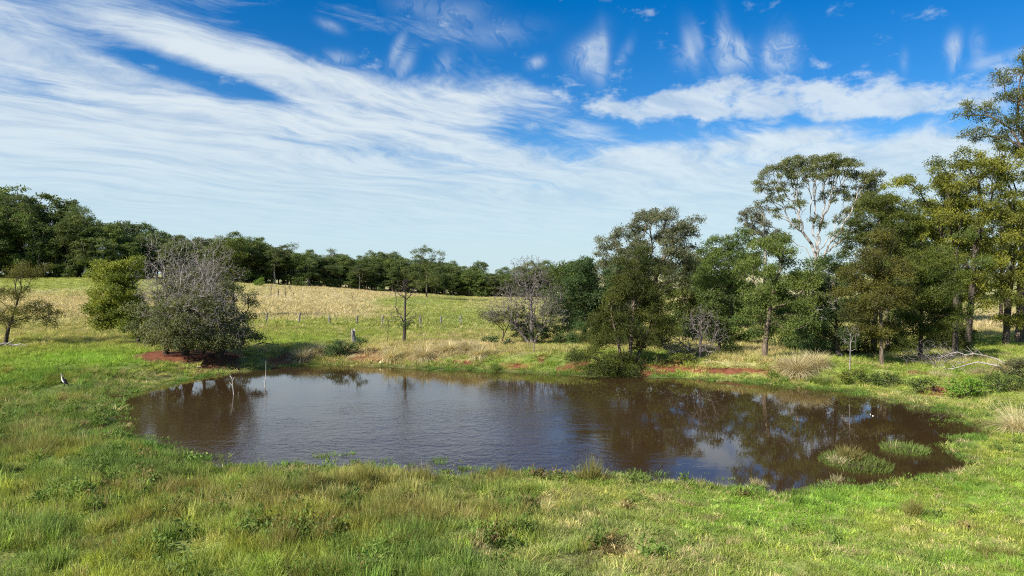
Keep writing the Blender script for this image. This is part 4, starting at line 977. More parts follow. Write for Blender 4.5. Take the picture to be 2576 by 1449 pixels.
for i, (px, py, lab) in enumerate(((122, 828, 'grey timber fence post right of the wattle at the left edge'), (252, 833, 'grey timber fence post under the yellow-green leafy tree'), (669, 826, 'grey fence post nearest the right side of the fig'), (751, 828, 'grey fence post second to the right of the fig'), (829, 826, 'grey fence post left of the snag, midway along the green strip'),
                               (897, 825.5, 'grey fence post directly behind the splintered snag'), (961, 821, 'grey fence post between the snag and the thin bare tree'), (1057, 814, 'faint fence post right beside the thin bare tree'), (1109, 816, 'small fence post against the green patch, second from the right'), (1159, 813, 'rightmost small fence post, toward the grey leafless tree'))):
    b = at(px, 82 + 0.010 * max(0, px - 900))
    o = link('fence_post', pm[i % 3], None, b); o.rotation_euler = (rng.normal(0, .04), rng.normal(0, .05), rng.uniform(-.3, .3)); o.scale = (1, 1, rng.uniform(.96, 1.1))
    tag(o, lab, 'fence post', 'timber posts of the paddock fence')

# ------------------------------------------------------------------ dead sticks and fallen wood
def stick_mesh(name, polys, mat, sides=7):
    """polys: list of (points, r0, r1)"""
    sk_V = []; sk_F = []; off = 0
    for pts, r0, r1 in polys:
        s_ = Skel(256); prev = -1
        pts = [np.array(p_, float) for p_ in pts]
        fine = []
        for i in range(len(pts) - 1):
            for f in np.linspace(0, 1, 4)[:-1]: fine.append(pts[i] * (1 - f) + pts[i + 1] * f)
        fine.append(pts[-1])
        for q in fine: prev = s_.add(q, prev)
        V, Fc = tubes(s_, np.linspace(r0, r1, s_.n), 0.004)
        sk_V.append(V); sk_F.append(Fc + off); off += len(V)
    return make_mesh(name, np.concatenate(sk_V), np.concatenate(sk_F), mat, True)
b = pt(589, 993, 0); 
def wpt(px, py):
    r = ray(px, py); t_ = -CAM_Z / r[2]; return r * t_ + np.array([0, 0, CAM_Z])
def water_stick(base_px, polys_px, label, mat, r):
    b = wpt(*base_px); d = b[1]
    o = thing('dead_stick', label, 'stick', b)
    P_ = []
    for k, pl in enumerate(polys_px):
        q = [pt(x_, y_, d + 0.05 * i) - b for i, (x_, y_) in enumerate(pl)]
        if k == 0: q = [q[0] - np.array([0, 0, .5])] + q
        P_.append((q, r * (1.0 if k == 0 else .5), r * .3))
    link('stem', stick_mesh('stem', P_[:1], mat), o)
    for pl in P_[1:]: link('side_twig', stick_mesh('side_twig', [pl], mat), o)
water_stick((587, 992), [[(588, 992), (586, 975), (584, 955), (578, 942)], [(585, 958), (590, 948)], [(583, 950), (578, 946)], [(585, 970), (577, 962)]], 'forked pale dead stick rising from the water near the fig', M['wood_silver'], 0.04)
water_stick((666, 974), [[(666, 974), (667, 958), (669, 935), (669, 908)], [(667, 962), (661, 958)], [(667, 955), (671, 948)]], 'tall straight dead stick standing in the water', M['wood_silver'], 0.038)
water_stick((599, 995), [[(599, 995), (600, 985)]], 'tiny twig stub in the water right of the forked stick', M['twig_grey'], 0.02)
def c4(x_, y_): return ((2700 + .69 * x_) / 1.4907, (500 + .69 * y_) / 1.4907)
fb = hit(2440, 938)
o = thing('fallen_branch', 'fallen white dead branch with spreading twigs on the right bank', 'fallen branch', fb)
def fl(pts, dd): return [pt(*c4(x_, y_), fb[1] + dd + 0.25 * i) - fb for i, (x_, y_) in enumerate(pts)]
for nm, pts, dd, r0, r1 in (('limb', [(1552, 1252), (1500, 1225), (1440, 1208), (1380, 1197), (1330, 1203), (1290, 1188), (1250, 1196), (1215, 1215)], 0, .05, .02), ('limb', [(1540, 1268), (1480, 1258), (1400, 1243), (1340, 1258), (1280, 1276), (1220, 1284), (1150, 1298)], -.6, .058, .02)):
    link(nm, stick_mesh(nm, [(fl(pts, dd), r0, r1)], M['twig_grey']), o)
tw = []
rng = np.random.default_rng(12)
for (x_, y_) in ((1290, 1190), (1250, 1196), (1340, 1258), (1280, 1276), (1230, 1283), (1380, 1197), (1215, 1215), (1310, 1240), (1270, 1210), (1200, 1286), (1430, 1207), (1350, 1235), (1400, 1180), (1230, 1240)):
    for k in range(3):
        a = rng.uniform(2.2, 4.2); L = rng.uniform(25, 75)
        q1 = (x_ + math.cos(a) * L * .5, y_ + math.sin(a) * L * .4 + rng.uniform(-8, 8)); q2 = (q1[0] + math.cos(a + rng.uniform(-.5, .5)) * L * .6, q1[1] + math.sin(a) * L * .5 + rng.uniform(-14, 6))
        tw.append((fl([(x_, y_), q1, q2], rng.uniform(-.5, .3)), .016, .007))
link('twigs', stick_mesh('twigs', tw, M['twig_grey']), o)
sh = hit(2350, 925)
tr = thing('dead_shrub', 'low grey twiggy dead shrub left of the fallen white branch', 'dead shrub', sh)
link('trunk', bare_branches(120, [(0, 0, .9, 1.3, 1.0, .6), (-1.0, .3, .7, .9, .8, .5), (1.2, .3, .8, .8, .6, .5)], [(0, 0, .2)], M['twig_dead'], 0.05, 9, 0.4, 1.3, 0.008, name='trunk'), tr)
b = hit(690, 872)
o = thing('fallen_branch', 'dark curved dead branch lying right of the fig', 'fallen branch', b)
link('limb', stick_mesh('limb', [([pt(x_, y_, b[1] + .2 * i) - b for i, (x_, y_) in enumerate(((640, 868), (662, 862), (684, 866), (704, 872)))], .07, .03)], M['twig_dark']), o)
link('side_branch', stick_mesh('side_branch', [([pt(x_, y_, b[1] + .2 * i) - b for i, (x_, y_) in enumerate(((690, 868), (682, 855), (680, 846)))], .035, .012), ([pt(x_, y_, b[1]) - b for (x_, y_) in ((700, 871), (694, 858))], .03, .012)], M['twig_dark']), o)
b = hit(35, 878)
o = thing('fallen_log', 'grey fallen log with broken limbs at the foot of the left wattle', 'log', b)
link('limb', stick_mesh('limb', [([pt(x_, y_, b[1] + .3 * i) - b + np.array([0, 0, .12]) for i, (x_, y_) in enumerate(((-20, 873), (15, 868), (45, 874), (75, 880)))], .13, .06)], M['bark_grey']), o)
link('side_branch', stick_mesh('side_branch', [([pt(x_, y_, b[1]) - b + np.array([0, 0, .1]) for (x_, y_) in ((30, 872), (52, 868), (68, 872))], .05, .02), ([pt(x_, y_, b[1]) - b + np.array([0, 0, .1]) for (x_, y_) in ((10, 872), (28, 862), (36, 858))], .04, .015)], M['wood_silver']), o)
b = hit(490, 928)
o = link('fallen_stick', stick_mesh('fallen_stick', [([pt(x_, y_, b[1] + .1 * i) - b + np.array([0, 0, .12]) for i, (x_, y_) in enumerate(((462, 932), (475, 927), (488, 925)))], .025, .012), ([pt(x_, y_, b[1]) - b + np.array([0, 0, .12]) for (x_, y_) in ((495, 926), (506, 926.5))], .02, .012)], M['wood_silver']), None, b)
tag(o, 'pale broken stick lying in the grass below the red soil', 'stick')

# ------------------------------------------------------------------ cormorant
cb = hit(160, 973)
o = thing('cormorant', 'black and white cormorant standing upright on the grass', 'bird', cb)
mw = plain_mat('feather_white', (0.78, 0.77, 0.74)); mk = plain_mat('feather_black', (0.028, 0.028, 0.032), 0.5); mbk = plain_mat('beak_horn', (0.42, 0.36, 0.16)); mlg = plain_mat('bird_leg', (0.03, 0.03, 0.03))
SC = 0.76 / 0.62
path = [(-.118, .590, .010, .010), (-.105, .598, .026, .024), (-.082, .604, .033, .030), (-.060, .596, .029, .027), (-.048, .570, .023, .023), (-.046, .530, .022, .023), (-.050, .480, .024, .026), (-.052, .430, .032, .034), (-.042, .380, .052, .052), (-.020, .325, .074, .070), (.018, .265, .086, .080), (.062, .205, .082, .076), (.105, .155, .062, .058), (.140, .120, .040, .036), (.175, .088, .034, .018), (.225, .050, .040, .009), (.262, .022, .034, .006)]
V = []; nsd = 12
for i, (x_, z_, ry_, rn_) in enumerate(path):
    a0 = path[max(0, i - 1)]; a1 = path[min(len(path) - 1, i + 1)]
    tx, tz = a1[0] - a0[0], a1[1] - a0[1]; L = math.hypot(tx, tz); nxn, nzn = tz / L, -tx / L
    for k in range(nsd):
        an = k / nsd * 6.283
        V.append((x_ + nxn * math.cos(an) * rn_, math.sin(an) * ry_, z_ + nzn * math.cos(an) * rn_))
Fq = [[i * nsd + a, i * nsd + (a + 1) % nsd, (i + 1) * nsd + (a + 1) % nsd, (i + 1) * nsd + a] for i in range(len(path) - 1) for a in range(nsd)]
mi = []
for i in range(len(path) - 1):
    for a in range(nsd):
        c_ = math.cos((a + .5) / nsd * 6.283)       # + on the back side for the upright part
        up_ = sum(V[q][0] for q in Fq[i * nsd + a]) / 4
        back = c_ < -0.1
        mi.append(1 if (i >= 13 or (back and i >= 1)) else 0)
V = np.array(V) * SC
body = make_mesh('body', V, [Fq], [mw, mk], True, mat_idx=mi)
link('body', body, o)
V = [(-.112, -.010, .588), (-.112, .010, .588), (-.112, .010, .604), (-.112, -.010, .604), (-.165, -.003, .592), (-.165, .003, .592), (-.172, 0, .584)]
link('beak', make_mesh('beak', np.array(V) * SC, [[[0, 1, 5, 4], [3, 4, 5, 2]], [[1, 2, 5], [0, 4, 3], [4, 6, 5]]], mbk), o)
for sgn in (-1, 1):
    wp = [(-.005, .335, .02), (.03, .30, .055), (.075, .23, .062), (.12, .16, .045), (.17, .105, .012)]
    V = []
    for (x_, z_, hw) in wp:
        V += [(x_ - hw * .75, sgn * .074, z_ - hw * .6), (x_, sgn * .092, z_), (x_ + hw * .75, sgn * .060, z_ + hw * .6)]
    Fw = []
    for i in range(4):
        for k in range(2): Fw.append([i * 3 + k, i * 3 + k + 1, i * 3 + k + 4, i * 3 + k + 3])
    link('wing', make_mesh('wing', np.array(V) * SC, [Fw], mk, True), o)
    lg = stick_mesh('leg', [([(.055, sgn * .04, .19), (.045, sgn * .045, .08), (.035, sgn * .048, -.02)], .016, .011), ([(.035, sgn * .048, .005), (-.03, sgn * .07, 0)], .01, .006), ([(.035, sgn * .048, .005), (-.02, sgn * .035, 0)], .01, .006)], mlg)
    link('leg', lg, o)
o.rotation_euler = (0, 0, rad(12))
o.location.z += 0.04

# little floating things
mf = plain_mat('floating_white', (0.75, 0.74, 0.70)); md = plain_mat('floating_dark', (0.03, 0.025, 0.02))
def blob_mesh(name, seed, sx, sy, sz, mat):
    r = np.random.default_rng(seed); V = []; Fq = []
    for i in range(1, 5):
        for a in range(8):
            th = i / 5 * math.pi; an = a / 8 * 6.283; k = 1 + r.normal(0, .12)
            V.append((math.sin(th) * math.cos(an) * sx * k, math.sin(th) * math.sin(an) * sy * k, math.cos(th) * sz * k))
    Fq = [[i * 8 + a, (i + 1) * 8 + a, (i + 1) * 8 + (a + 1) % 8, i * 8 + (a + 1) % 8] for i in range(3) for a in range(8)]
    V += [(0, 0, sz), (0, 0, -sz)]
    Ft = [[a, (a + 1) % 8, 32] for a in range(8)] + [[24 + (a + 1) % 8, 24 + a, 33] for a in range(8)]
    return make_mesh(name, V, [Fq, Ft], mat, True)
for px, py, lab, nm, mt, sx in ((2196, 1047, 'small white fleck floating on the dark water at right', 'floating_litter', mf, .04), (2190, 1043, 'tinier white fleck beside the floating white one', 'floating_litter', mf, .025), (1718, 1119, 'small dark clump floating in the bright sky reflection', 'floating_twig', md, .08), (1663, 1172, 'dark twig afloat near the close shore', 'floating_twig', md, .07)):
    b = wpt(px, py)
    tag(link(nm, blob_mesh(nm, px, sx, sx * .5, .03, mt), None, b + np.array([0, 0, .012])), lab, 'floating debris')
b = hit(957, 919); tag(link('ball', blob_mesh('ball', 4, .085, .085, .085, plain_mat('ball_yellow', (0.75, 0.72, 0.40))), None, b + np.array([0, 0, .22])), 'small pale yellow ball in the green bank vegetation', 'ball')

# ------------------------------------------------------------------ grasses
def blades(rng, n, R, h0, h1, w_, lean, curl, segs=2, upright=0.0):
    a = rng.uniform(0, 6.283, n); rr_ = R * np.sqrt(rng.random(n))
    bx, by = np.cos(a) * rr_, np.sin(a) * rr_
    h = rng.uniform(h0, h1, n)
    az = a + rng.normal(0, 0.9, n)
    ln = lean * rng.uniform(0.3, 1.3, n) * (0.4 + 0.8 * rr_ / max(R, 1e-6))
    dx_, dy_ = np.cos(az), np.sin(az)
    wa = rng.uniform(0, 6.283, n); wx_, wy_ = np.cos(wa), np.sin(wa)
    V = []; 
    for i in range(segs + 1):
        f = i / segs
        th = ln * (1 + curl * f)
        out = h * f * np.sin(np.minimum(th, 1.9)); up = h * f * np.cos(np.minimum(th, 1.9))
        ww = w_ * rng.uniform(0.7, 1.3, n) * (1 - f) ** 0.7 * 0.5 + 0.0008
        cx_, cy_, cz_ = bx + dx_ * out, by + dy_ * out, up - 0.03 * (i == 0)
        if i < segs:
            V.append(np.stack([cx_ - wx_ * ww, cy_ - wy_ * ww, cz_], 1)); V.append(np.stack([cx_ + wx_ * ww, cy_ + wy_ * ww, cz_], 1))
        else: V.append(np.stack([cx_, cy_, cz_], 1))
    K = len(V); V = np.stack(V, 1).reshape(-1, 3)
    b = np.arange(n)[:, None] * K
    Fq = [b + np.array([[2 * i, 2 * i + 1, 2 * i + 3, 2 * i + 2]]) for i in range(segs - 1)]
    Ft = b + np.array([[K - 3, K - 2, K - 1]])
    v = np.repeat(np.clip(rng.normal(.5, .28, n), 0, 1), K)
    return V, (np.concatenate(Fq) if Fq else np.zeros((0, 4), int)), Ft, v
def tuft_collection(name, specs):
    c = bpy.data.collections.new(name)
    for i, sp in enumerate(specs):
        V, Fq, Ft, v = blades(np.random.default_rng(900 + i + len(name) * 7), **sp)
        me = make_mesh(name + '_blades', V, [Fq, Ft], M['grass'], False, {'v': ('FLOAT', v)})
        c.objects.link(bpy.data.objects.new(name + '_tuft', me))
    return c
def scatter(name, coll, P, tint, scale, rng, nvar, tilt=0.12):
    n = len(P)
    nb = np.hypot(P[:, 0] - cb[0], P[:, 1] - cb[1] + .4); scale = scale * np.where(nb < 1.0, .35, 1.0)[:, None]
    rot = np.stack([rng.normal(0, tilt, n), rng.normal(0, tilt, n), rng.uniform(0, 6.283, n)], 1)
    me = bpy.data.meshes.new(name); me.vertices.add(n)
    me.vertices.foreach_set('co', P.astype(np.float32).ravel())
    def at_(k, typ, arr, key):
        a = me.attributes.new(k, typ, 'POINT'); a.data.foreach_set(key, np.ascontiguousarray(arr).ravel())
    at_('tint', 'FLOAT_COLOR', np.concatenate([tint, np.ones((n, 1))], 1).astype(np.float32), 'color')
    at_('rot', 'FLOAT_VECTOR', rot.astype(np.float32), 'vector')
    at_('scl', 'FLOAT_VECTOR', scale.astype(np.float32), 'vector')
    at_('idx', 'INT', rng.integers(0, nvar, n).astype(np.int32), 'value')
    o = link(name, me); tag(o, kind='stuff')
    ng = bpy.data.node_groups.new(name + '_scatter', 'GeometryNodeTree')
    ng.interface.new_socket('Geometry', in_out='INPUT', socket_type='NodeSocketGeometry')
    ng.interface.new_socket('Geometry', in_out='OUTPUT', socket_type='NodeSocketGeometry')
    N = ng.nodes; Lk = ng.links
    gi = N.new('NodeGroupInput'); go = N.new('NodeGroupOutput')
    m2p = N.new('GeometryNodeMeshToPoints'); m2p.inputs['Radius'].default_value = 0.01
    iop = N.new('GeometryNodeInstanceOnPoints')
    ci = N.new('GeometryNodeCollectionInfo'); ci.inputs['Collection'].default_value = coll
    ci.inputs['Separate Children'].default_value = True; ci.inputs['Reset Children'].default_value = True
    def na(k, typ):
        q = N.new('GeometryNodeInputNamedAttribute'); q.data_type = typ; q.inputs['Name'].default_value = k
        return q.outputs['Attribute']
    e2r = N.new('FunctionNodeEulerToRotation'); Lk.new(na('rot', 'FLOAT_VECTOR'), e2r.inputs[0])
    Lk.new(gi.outputs[0], m2p.inputs['Mesh']); Lk.new(m2p.outputs[0], iop.inputs['Points'])
    Lk.new(ci.outputs[0], iop.inputs['Instance']); iop.inputs['Pick Instance'].default_value = True
    Lk.new(na('idx', 'INT'), iop.inputs['Instance Index'])
    Lk.new(e2r.outputs[0], iop.inputs['Rotation']); Lk.new(na('scl', 'FLOAT_VECTOR'), iop.inputs['Scale'])
    Lk.new(iop.outputs[0], go.inputs[0])
    md_ = o.modifiers.new('scatter', 'NODES'); md_.node_group = ng
    return o
def field_points(rng, d0, d1, dens, um=0.86):
    """even random points on the land between two distances"""
    n = int(dens * um * ((d1 + 5) ** 2 - (d0 + 5) ** 2))
    yy = np.sqrt(rng.uniform(d0 * d0, d1 * d1, n)); xx = rng.uniform(-um, um, n) * (yy + 5.0)
    z, sd = gz(xx, yy, want_sd=True)
    return xx, yy, z, sd
rng = np.random.default_rng(2024)
S1 = lambda a, b: np.stack([a, a, b], 1)
def tints(rng, xx, yy, z, sd, flip=0.12, var=0.30):
    dry, lush, red, marsh = zones(xx, yy, z, sd)
    dry = dry + rng.normal(0, 0.13, len(xx)); lush = np.clip(lush + rng.normal(0, 0.12, len(xx)), 0, 1)
    f = rng.random(len(xx)) < flip; dry = np.where(f, dry + 0.4, dry)
    c = plant_colour(np.clip(dry, 0, 1), lush, marsh, yy)
    nr = 1 - sst(yy, 30, 48)
    yg_ = (sst(fbm(xx, yy, 2.6, 271, 4), 0.54, 0.66) * .55 * nr)[:, None]; c = c * (1 - yg_) + np.array([0.33, 0.36, 0.065]) * yg_
    bg2 = (sst(fbm(xx, yy, 2.8, 273, 4), 0.53, 0.65) * .65 * nr * (1 - .7 * sst(xx, 0, 6)))[:, None]; c = c * (1 - bg2) + np.array([0.15, 0.26, 0.065]) * bg2
    return c * np.exp(rng.normal(0, var, (len(xx), 1))), dry, lush, red, marsh
# short pasture close by
c_short = tuft_collection('short_grass', [dict(n=80, R=.24, h0=.06, h1=.15, w_=.012, lean=.75, curl=.8), dict(n=80, R=.26, h0=.07, h1=.18, w_=.012, lean=.95, curl=.8), dict(n=80, R=.22, h0=.05, h1=.13, w_=.013, lean=1.1, curl=.6), dict(n=60, R=.24, h0=.09, h1=.24, w_=.010, lean=.6, curl=1.0)])
xx, yy, z, sd = field_points(rng, 9, 34, 17, 0.9)
k = (sd > 1.25 + 3.0 * (fbm(xx, yy, 1.3, 291, 3) - .42)) & (sd > 0.4); xx, yy, z, sd = xx[k], yy[k], z[k], sd[k]
tn, dry, lush, red, marsh = tints(rng, xx, yy, z, sd)
k = (rng.random(len(xx)) > red * .9) & (rng.random(len(xx)) > puddle(xx, yy) * .97)

hs_ = 0.75 + 0.7 * fbm(xx, yy, 1.6, 201, 3) + 0.25 * rng.random(len(xx))
px_, py_ = proj(xx, yy, z)
left_ = 1 - sst(px_, 1100, 1750)
hs_ = hs_ * (1 - left_ + left_ * (0.35 + 1.3 * sst(fbm(xx, yy, 0.8, 281, 3), 0.36, 0.62)))
hs_ = hs_ * (0.75 + 0.75 * (1 - sst(px_, 1000, 1700)))
scatter('pasture_grass', c_short, np.stack([xx, yy, z], 1)[k], tn[k], S1(1 + .3 * rng.random(len(xx)), hs_)[k], rng, 4)
# dead wisps of last season's grass lying through the green
c_dry = tuft_collection('dry_wisp', [dict(n=16, R=.10, h0=.07, h1=.20, w_=.012, lean=1.15, curl=.6), dict(n=12, R=.14, h0=.06, h1=.16, w_=.012, lean=1.3, curl=.4), dict(n=20, R=.08, h0=.08, h1=.22, w_=.010, lean=.9, curl=1.0)])
xx, yy, z, sd = field_points(rng, 9, 40, 11, 0.9)
k = (sd > 0.6) & (rng.random(len(xx)) < (0.25 + 0.75 * sst(proj(xx, yy, z)[0], 900, 1600)) * (0.12 + 0.80 * sst(fbm(xx, yy, 1.0, 251, 4), 0.44, 0.62)))
k &= rng.random(len(k)) > puddle(xx, yy)
xx, yy, z, sd = xx[k], yy[k], z[k], sd[k]
mm = sst(-xx, 5.5, 11) * sst(yy, 21, 27)
k = rng.random(len(xx)) > mm * .8; xx, yy, z = xx[k], yy[k], z[k]
tn = np.array([0.50, 0.43, 0.24]) * np.exp(rng.normal(0, .25, (len(xx), 1)))
scatter('dry_wisps', c_dry, np.stack([xx, yy, z + .03], 1), tn, S1(0.8 + .7 * rng.random(len(xx)), 0.7 + .6 * rng.random(len(xx))), rng, 3)
# broad-leaved weeds
c_weed = bpy.data.collections.new('pasture_weed')
for i_ in range(3):
    r_w = np.random.default_rng(970 + i_)
    q_, f_, v_ = leaves(r_w, np.c_[r_w.normal(0, .11, (30, 2)), np.abs(r_w.normal(.05, .06, 30))], np.full(30, .5), 3, .04, .085, .045, -.2, .5)
    c_weed.objects.link(bpy.data.objects.new('pasture_weed_tuft', make_mesh('pasture_weed_leaves', q_, f_, M['grass'], False, {'v': ('FLOAT', v_)})))
xx, yy, z, sd = field_points(rng, 9, 40, 5, 0.9)
px_, py_ = proj(xx, yy, z)
k = (sd > 1.0) & (rng.random(len(xx)) < sst(fbm(xx, yy, 1.5, 301, 4), 0.52, 0.64) * (0.12 + .70 * (1 - sst(px_, 1200, 1800))) * (1 - puddle(xx, yy)))
xx, yy, z = xx[k], yy[k], z[k]
wc = np.where(rng.random((len(xx), 1)) < .18, np.array([[.21, .165, .07]]), np.array([[.14, .21, .05]])) * np.exp(rng.normal(0, .25, (len(xx), 1)))
scatter('pasture_weeds', c_weed, np.stack([xx, yy, z + .04], 1), wc, S1(0.8 + .9 * rng.random(len(xx)), 0.8 + 1.2 * rng.random(len(xx))), rng, 3)
# rough taller growth in clumps left and middle
c_rough = tuft_collection('rough_grass', [dict(n=80, R=.16, h0=.14, h1=.38, w_=.010, lean=.55, curl=1.2, segs=3), dict(n=90, R=.24, h0=.12, h1=.32, w_=.010, lean=.8, curl=1.2, segs=3), dict(n=70, R=.12, h0=.20, h1=.50, w_=.009, lean=.38, curl=.9, segs=3)])
xx, yy, z, sd = field_points(rng, 9, 44, 10, 0.9)
px_, py_ = proj(xx, yy, z)
want = (0.02 + 0.98 * (1 - sst(px_, 1150, 1650))) * np.maximum(sst(fbm(xx, yy, 2.4, 211, 3), 0.42, 0.56), np.exp(-((px_ - 860) / 330) ** 2 - ((py_ - 1225) / 60) ** 2)) * sst(sd, 1.0, 2.2)
k = rng.random(len(xx)) < want * (1 - puddle(xx, yy))
xx, yy, z, sd = xx[k], yy[k], z[k], sd[k]
tn, dry, lush, red, marsh = tints(rng, xx, yy, z, sd, 0.2, 0.25)
brown = sst(fbm(xx, yy, 2.0, 223, 3) + 0.26 * np.exp(-((px_[k] - 900) / 500) ** 2 - ((py_[k] - 1230) / 110) ** 2), 0.59, 0.74)[:, None] * 0.7
tn = tn * (1 - brown) + np.array([0.23, 0.18, 0.065]) * brown
yg = sst(fbm(xx, yy, 1.7, 227, 3), 0.54, 0.68)[:, None] * 0.7
tn = tn * (1 - yg) + np.array([0.30, 0.33, 0.06]) * yg
bg_ = sst(fbm(xx, yy, 1.9, 229, 3), 0.56, 0.70)[:, None] * 0.7
tn = tn * (1 - bg_) + np.array([0.14, 0.235, 0.065]) * bg_
scatter('rough_grass', c_rough, np.stack([xx, yy, z], 1), tn, S1(0.9 + .5 * rng.random(len(xx)), 0.7 + .9 * rng.random(len(xx))), rng, 3)
# marsh plants round the shallow edge, standing in and out of the water
c_marsh = tuft_collection('marsh_plant', [dict(n=46, R=.20, h0=.10, h1=.30, w_=.020, lean=.35, curl=.6), dict(n=40, R=.24, h0=.08, h1=.22, w_=.026, lean=.6, curl=.6), dict(n=36, R=.15, h0=.16, h1=.40, w_=.013, lean=.22, curl=.6)])
xx, yy, z, sd = field_points(rng, 18, 62, 26, 0.86)
px_, py_ = proj(xx, yy, z)
mz = sst(-xx, 5.5, 11) * sst(yy, 21, 27) * (1 - sst(yy, 40, 47))
edge = np.exp(-((sd - 1.0) / 0.75) ** 2) * (0.35 + 0.65 * sst(fbm(xx, yy, 3.0, 231, 3), 0.38, 0.58))
edge = edge * np.where(sd < 0, sst(fbm(xx, yy, 1.5, 237, 3), 0.50, 0.60), 1.0)
flat = mz * (sd > 0.1) * (sd < 13) * sst(fbm(xx, yy, 1.8, 233, 4), 0.28, 0.44) * 0.62 * np.where(z < 0.005, 0.22, 1.0)
emer = (sd > -2.0) * (sd < -0.1) * sst(fbm(xx, yy, 1.1, 261, 3), 0.56, 0.66) * sst(fbm(xx, yy, 5.0, 263, 2), 0.42, 0.56) * 0.45 * (yy < 34) * (xx > -9)
k = (rng.random(len(xx)) < np.maximum(np.maximum(edge * sst(fbm(xx, yy, 1.0, 293, 3), 0.36, 0.52), flat) * (1 - 0.93 * puddle(xx, yy)), emer)) & (z > -0.4)
xx, yy, z, sd = xx[k], yy[k], z[k], sd[k]
tn, dry, lush, red, marsh = tints(rng, xx, yy, z, sd, 0.06, 0.25)
g = np.array([0.125, 0.245, 0.046]) * np.exp(rng.normal(0, .22, (len(xx), 1)))
fx = sst(fbm(xx, yy, 2.5, 239, 3), 0.30, 0.62)[:, None]
tn = tn * (1 - fx * .75) + g * fx * .75
scatter('marsh_plants', c_marsh, np.stack([xx, yy, np.maximum(z, -0.05)], 1), tn, S1(0.9 + .5 * rng.random(len(xx)), (0.40 + .55 * rng.random(len(xx))) * (0.7 + .3 * sst(sd, .8, 2.0))), rng, 3)
# the banks and near paddock
c_mid = tuft_collection('bank_grass', [dict(n=46, R=.34, h0=.15, h1=.50, w_=.026, lean=.5, curl=1.0), dict(n=40, R=.3, h0=.2, h1=.65, w_=.024, lean=.4, curl=1.2), dict(n=50, R=.4, h0=.12, h1=.36, w_=.030, lean=.7, curl=.9)])
xx, yy, z, sd = field_points(rng, 33, 78, 5.5, 0.9)
k = (sd > 0.8); xx, yy, z, sd = xx[k], yy[k], z[k], sd[k]
tn, dry, lush, red, marsh = tints(rng, xx, yy, z, sd, 0.1, 0.2)
dry2 = sst(dry, .4, .9)
fr = ((xx - fig[0]) / 6.5) ** 2 + ((yy - fig[1]) / 3.2) ** 2
k = (rng.random(len(xx)) > red * np.where(fr < 2, .97, .80)) & (fr > 0.55)
hgt_ = 0.45 + 0.55 * fbm(xx, yy, 3, 241, 3) + 0.55 * dry2 * sst(fbm(xx, yy, 4, 243, 2), .4, .6)
hgt_ = hgt_ * np.where(yy < 46, .62, 1.0)
scatter('bank_grass', c_mid, np.stack([xx, yy, z], 1)[k], tn[k], S1(0.9 + .5 * rng.random(len(xx)), hgt_)[k], rng, 3)
# the paddock up to the wood
c_far = tuft_collection('paddock_grass', [dict(n=26, R=.6, h0=.25, h1=.6, w_=.07, lean=.5, curl=1.0), dict(n=24, R=.7, h0=.2, h1=.45, w_=.08, lean=.7, curl=1.0), dict(n=22, R=.5, h0=.3, h1=.8, w_=.06, lean=.4, curl=1.1)])
xx, yy, z, sd = field_points(rng, 76, 130, 2.0, 0.86)
x2, y2, z2, s2 = field_points(rng, 130, 265, 0.75, 0.80)
xx = np.r_[xx, x2]; yy = np.r_[yy, y2]; z = np.r_[z, z2]; sd = np.r_[sd, s2]
tn, dry, lush, red, marsh = tints(rng, xx, yy, z, sd, 0.08, 0.16)
scatter('paddock_grass', c_far, np.stack([xx, yy, z], 1), tn, S1(0.9 + .7 * rng.random(len(xx)), (0.5 + .5 * rng.random(len(xx))) * (0.7 + 0.5 * sst(dry, .4, .9))), rng, 3)

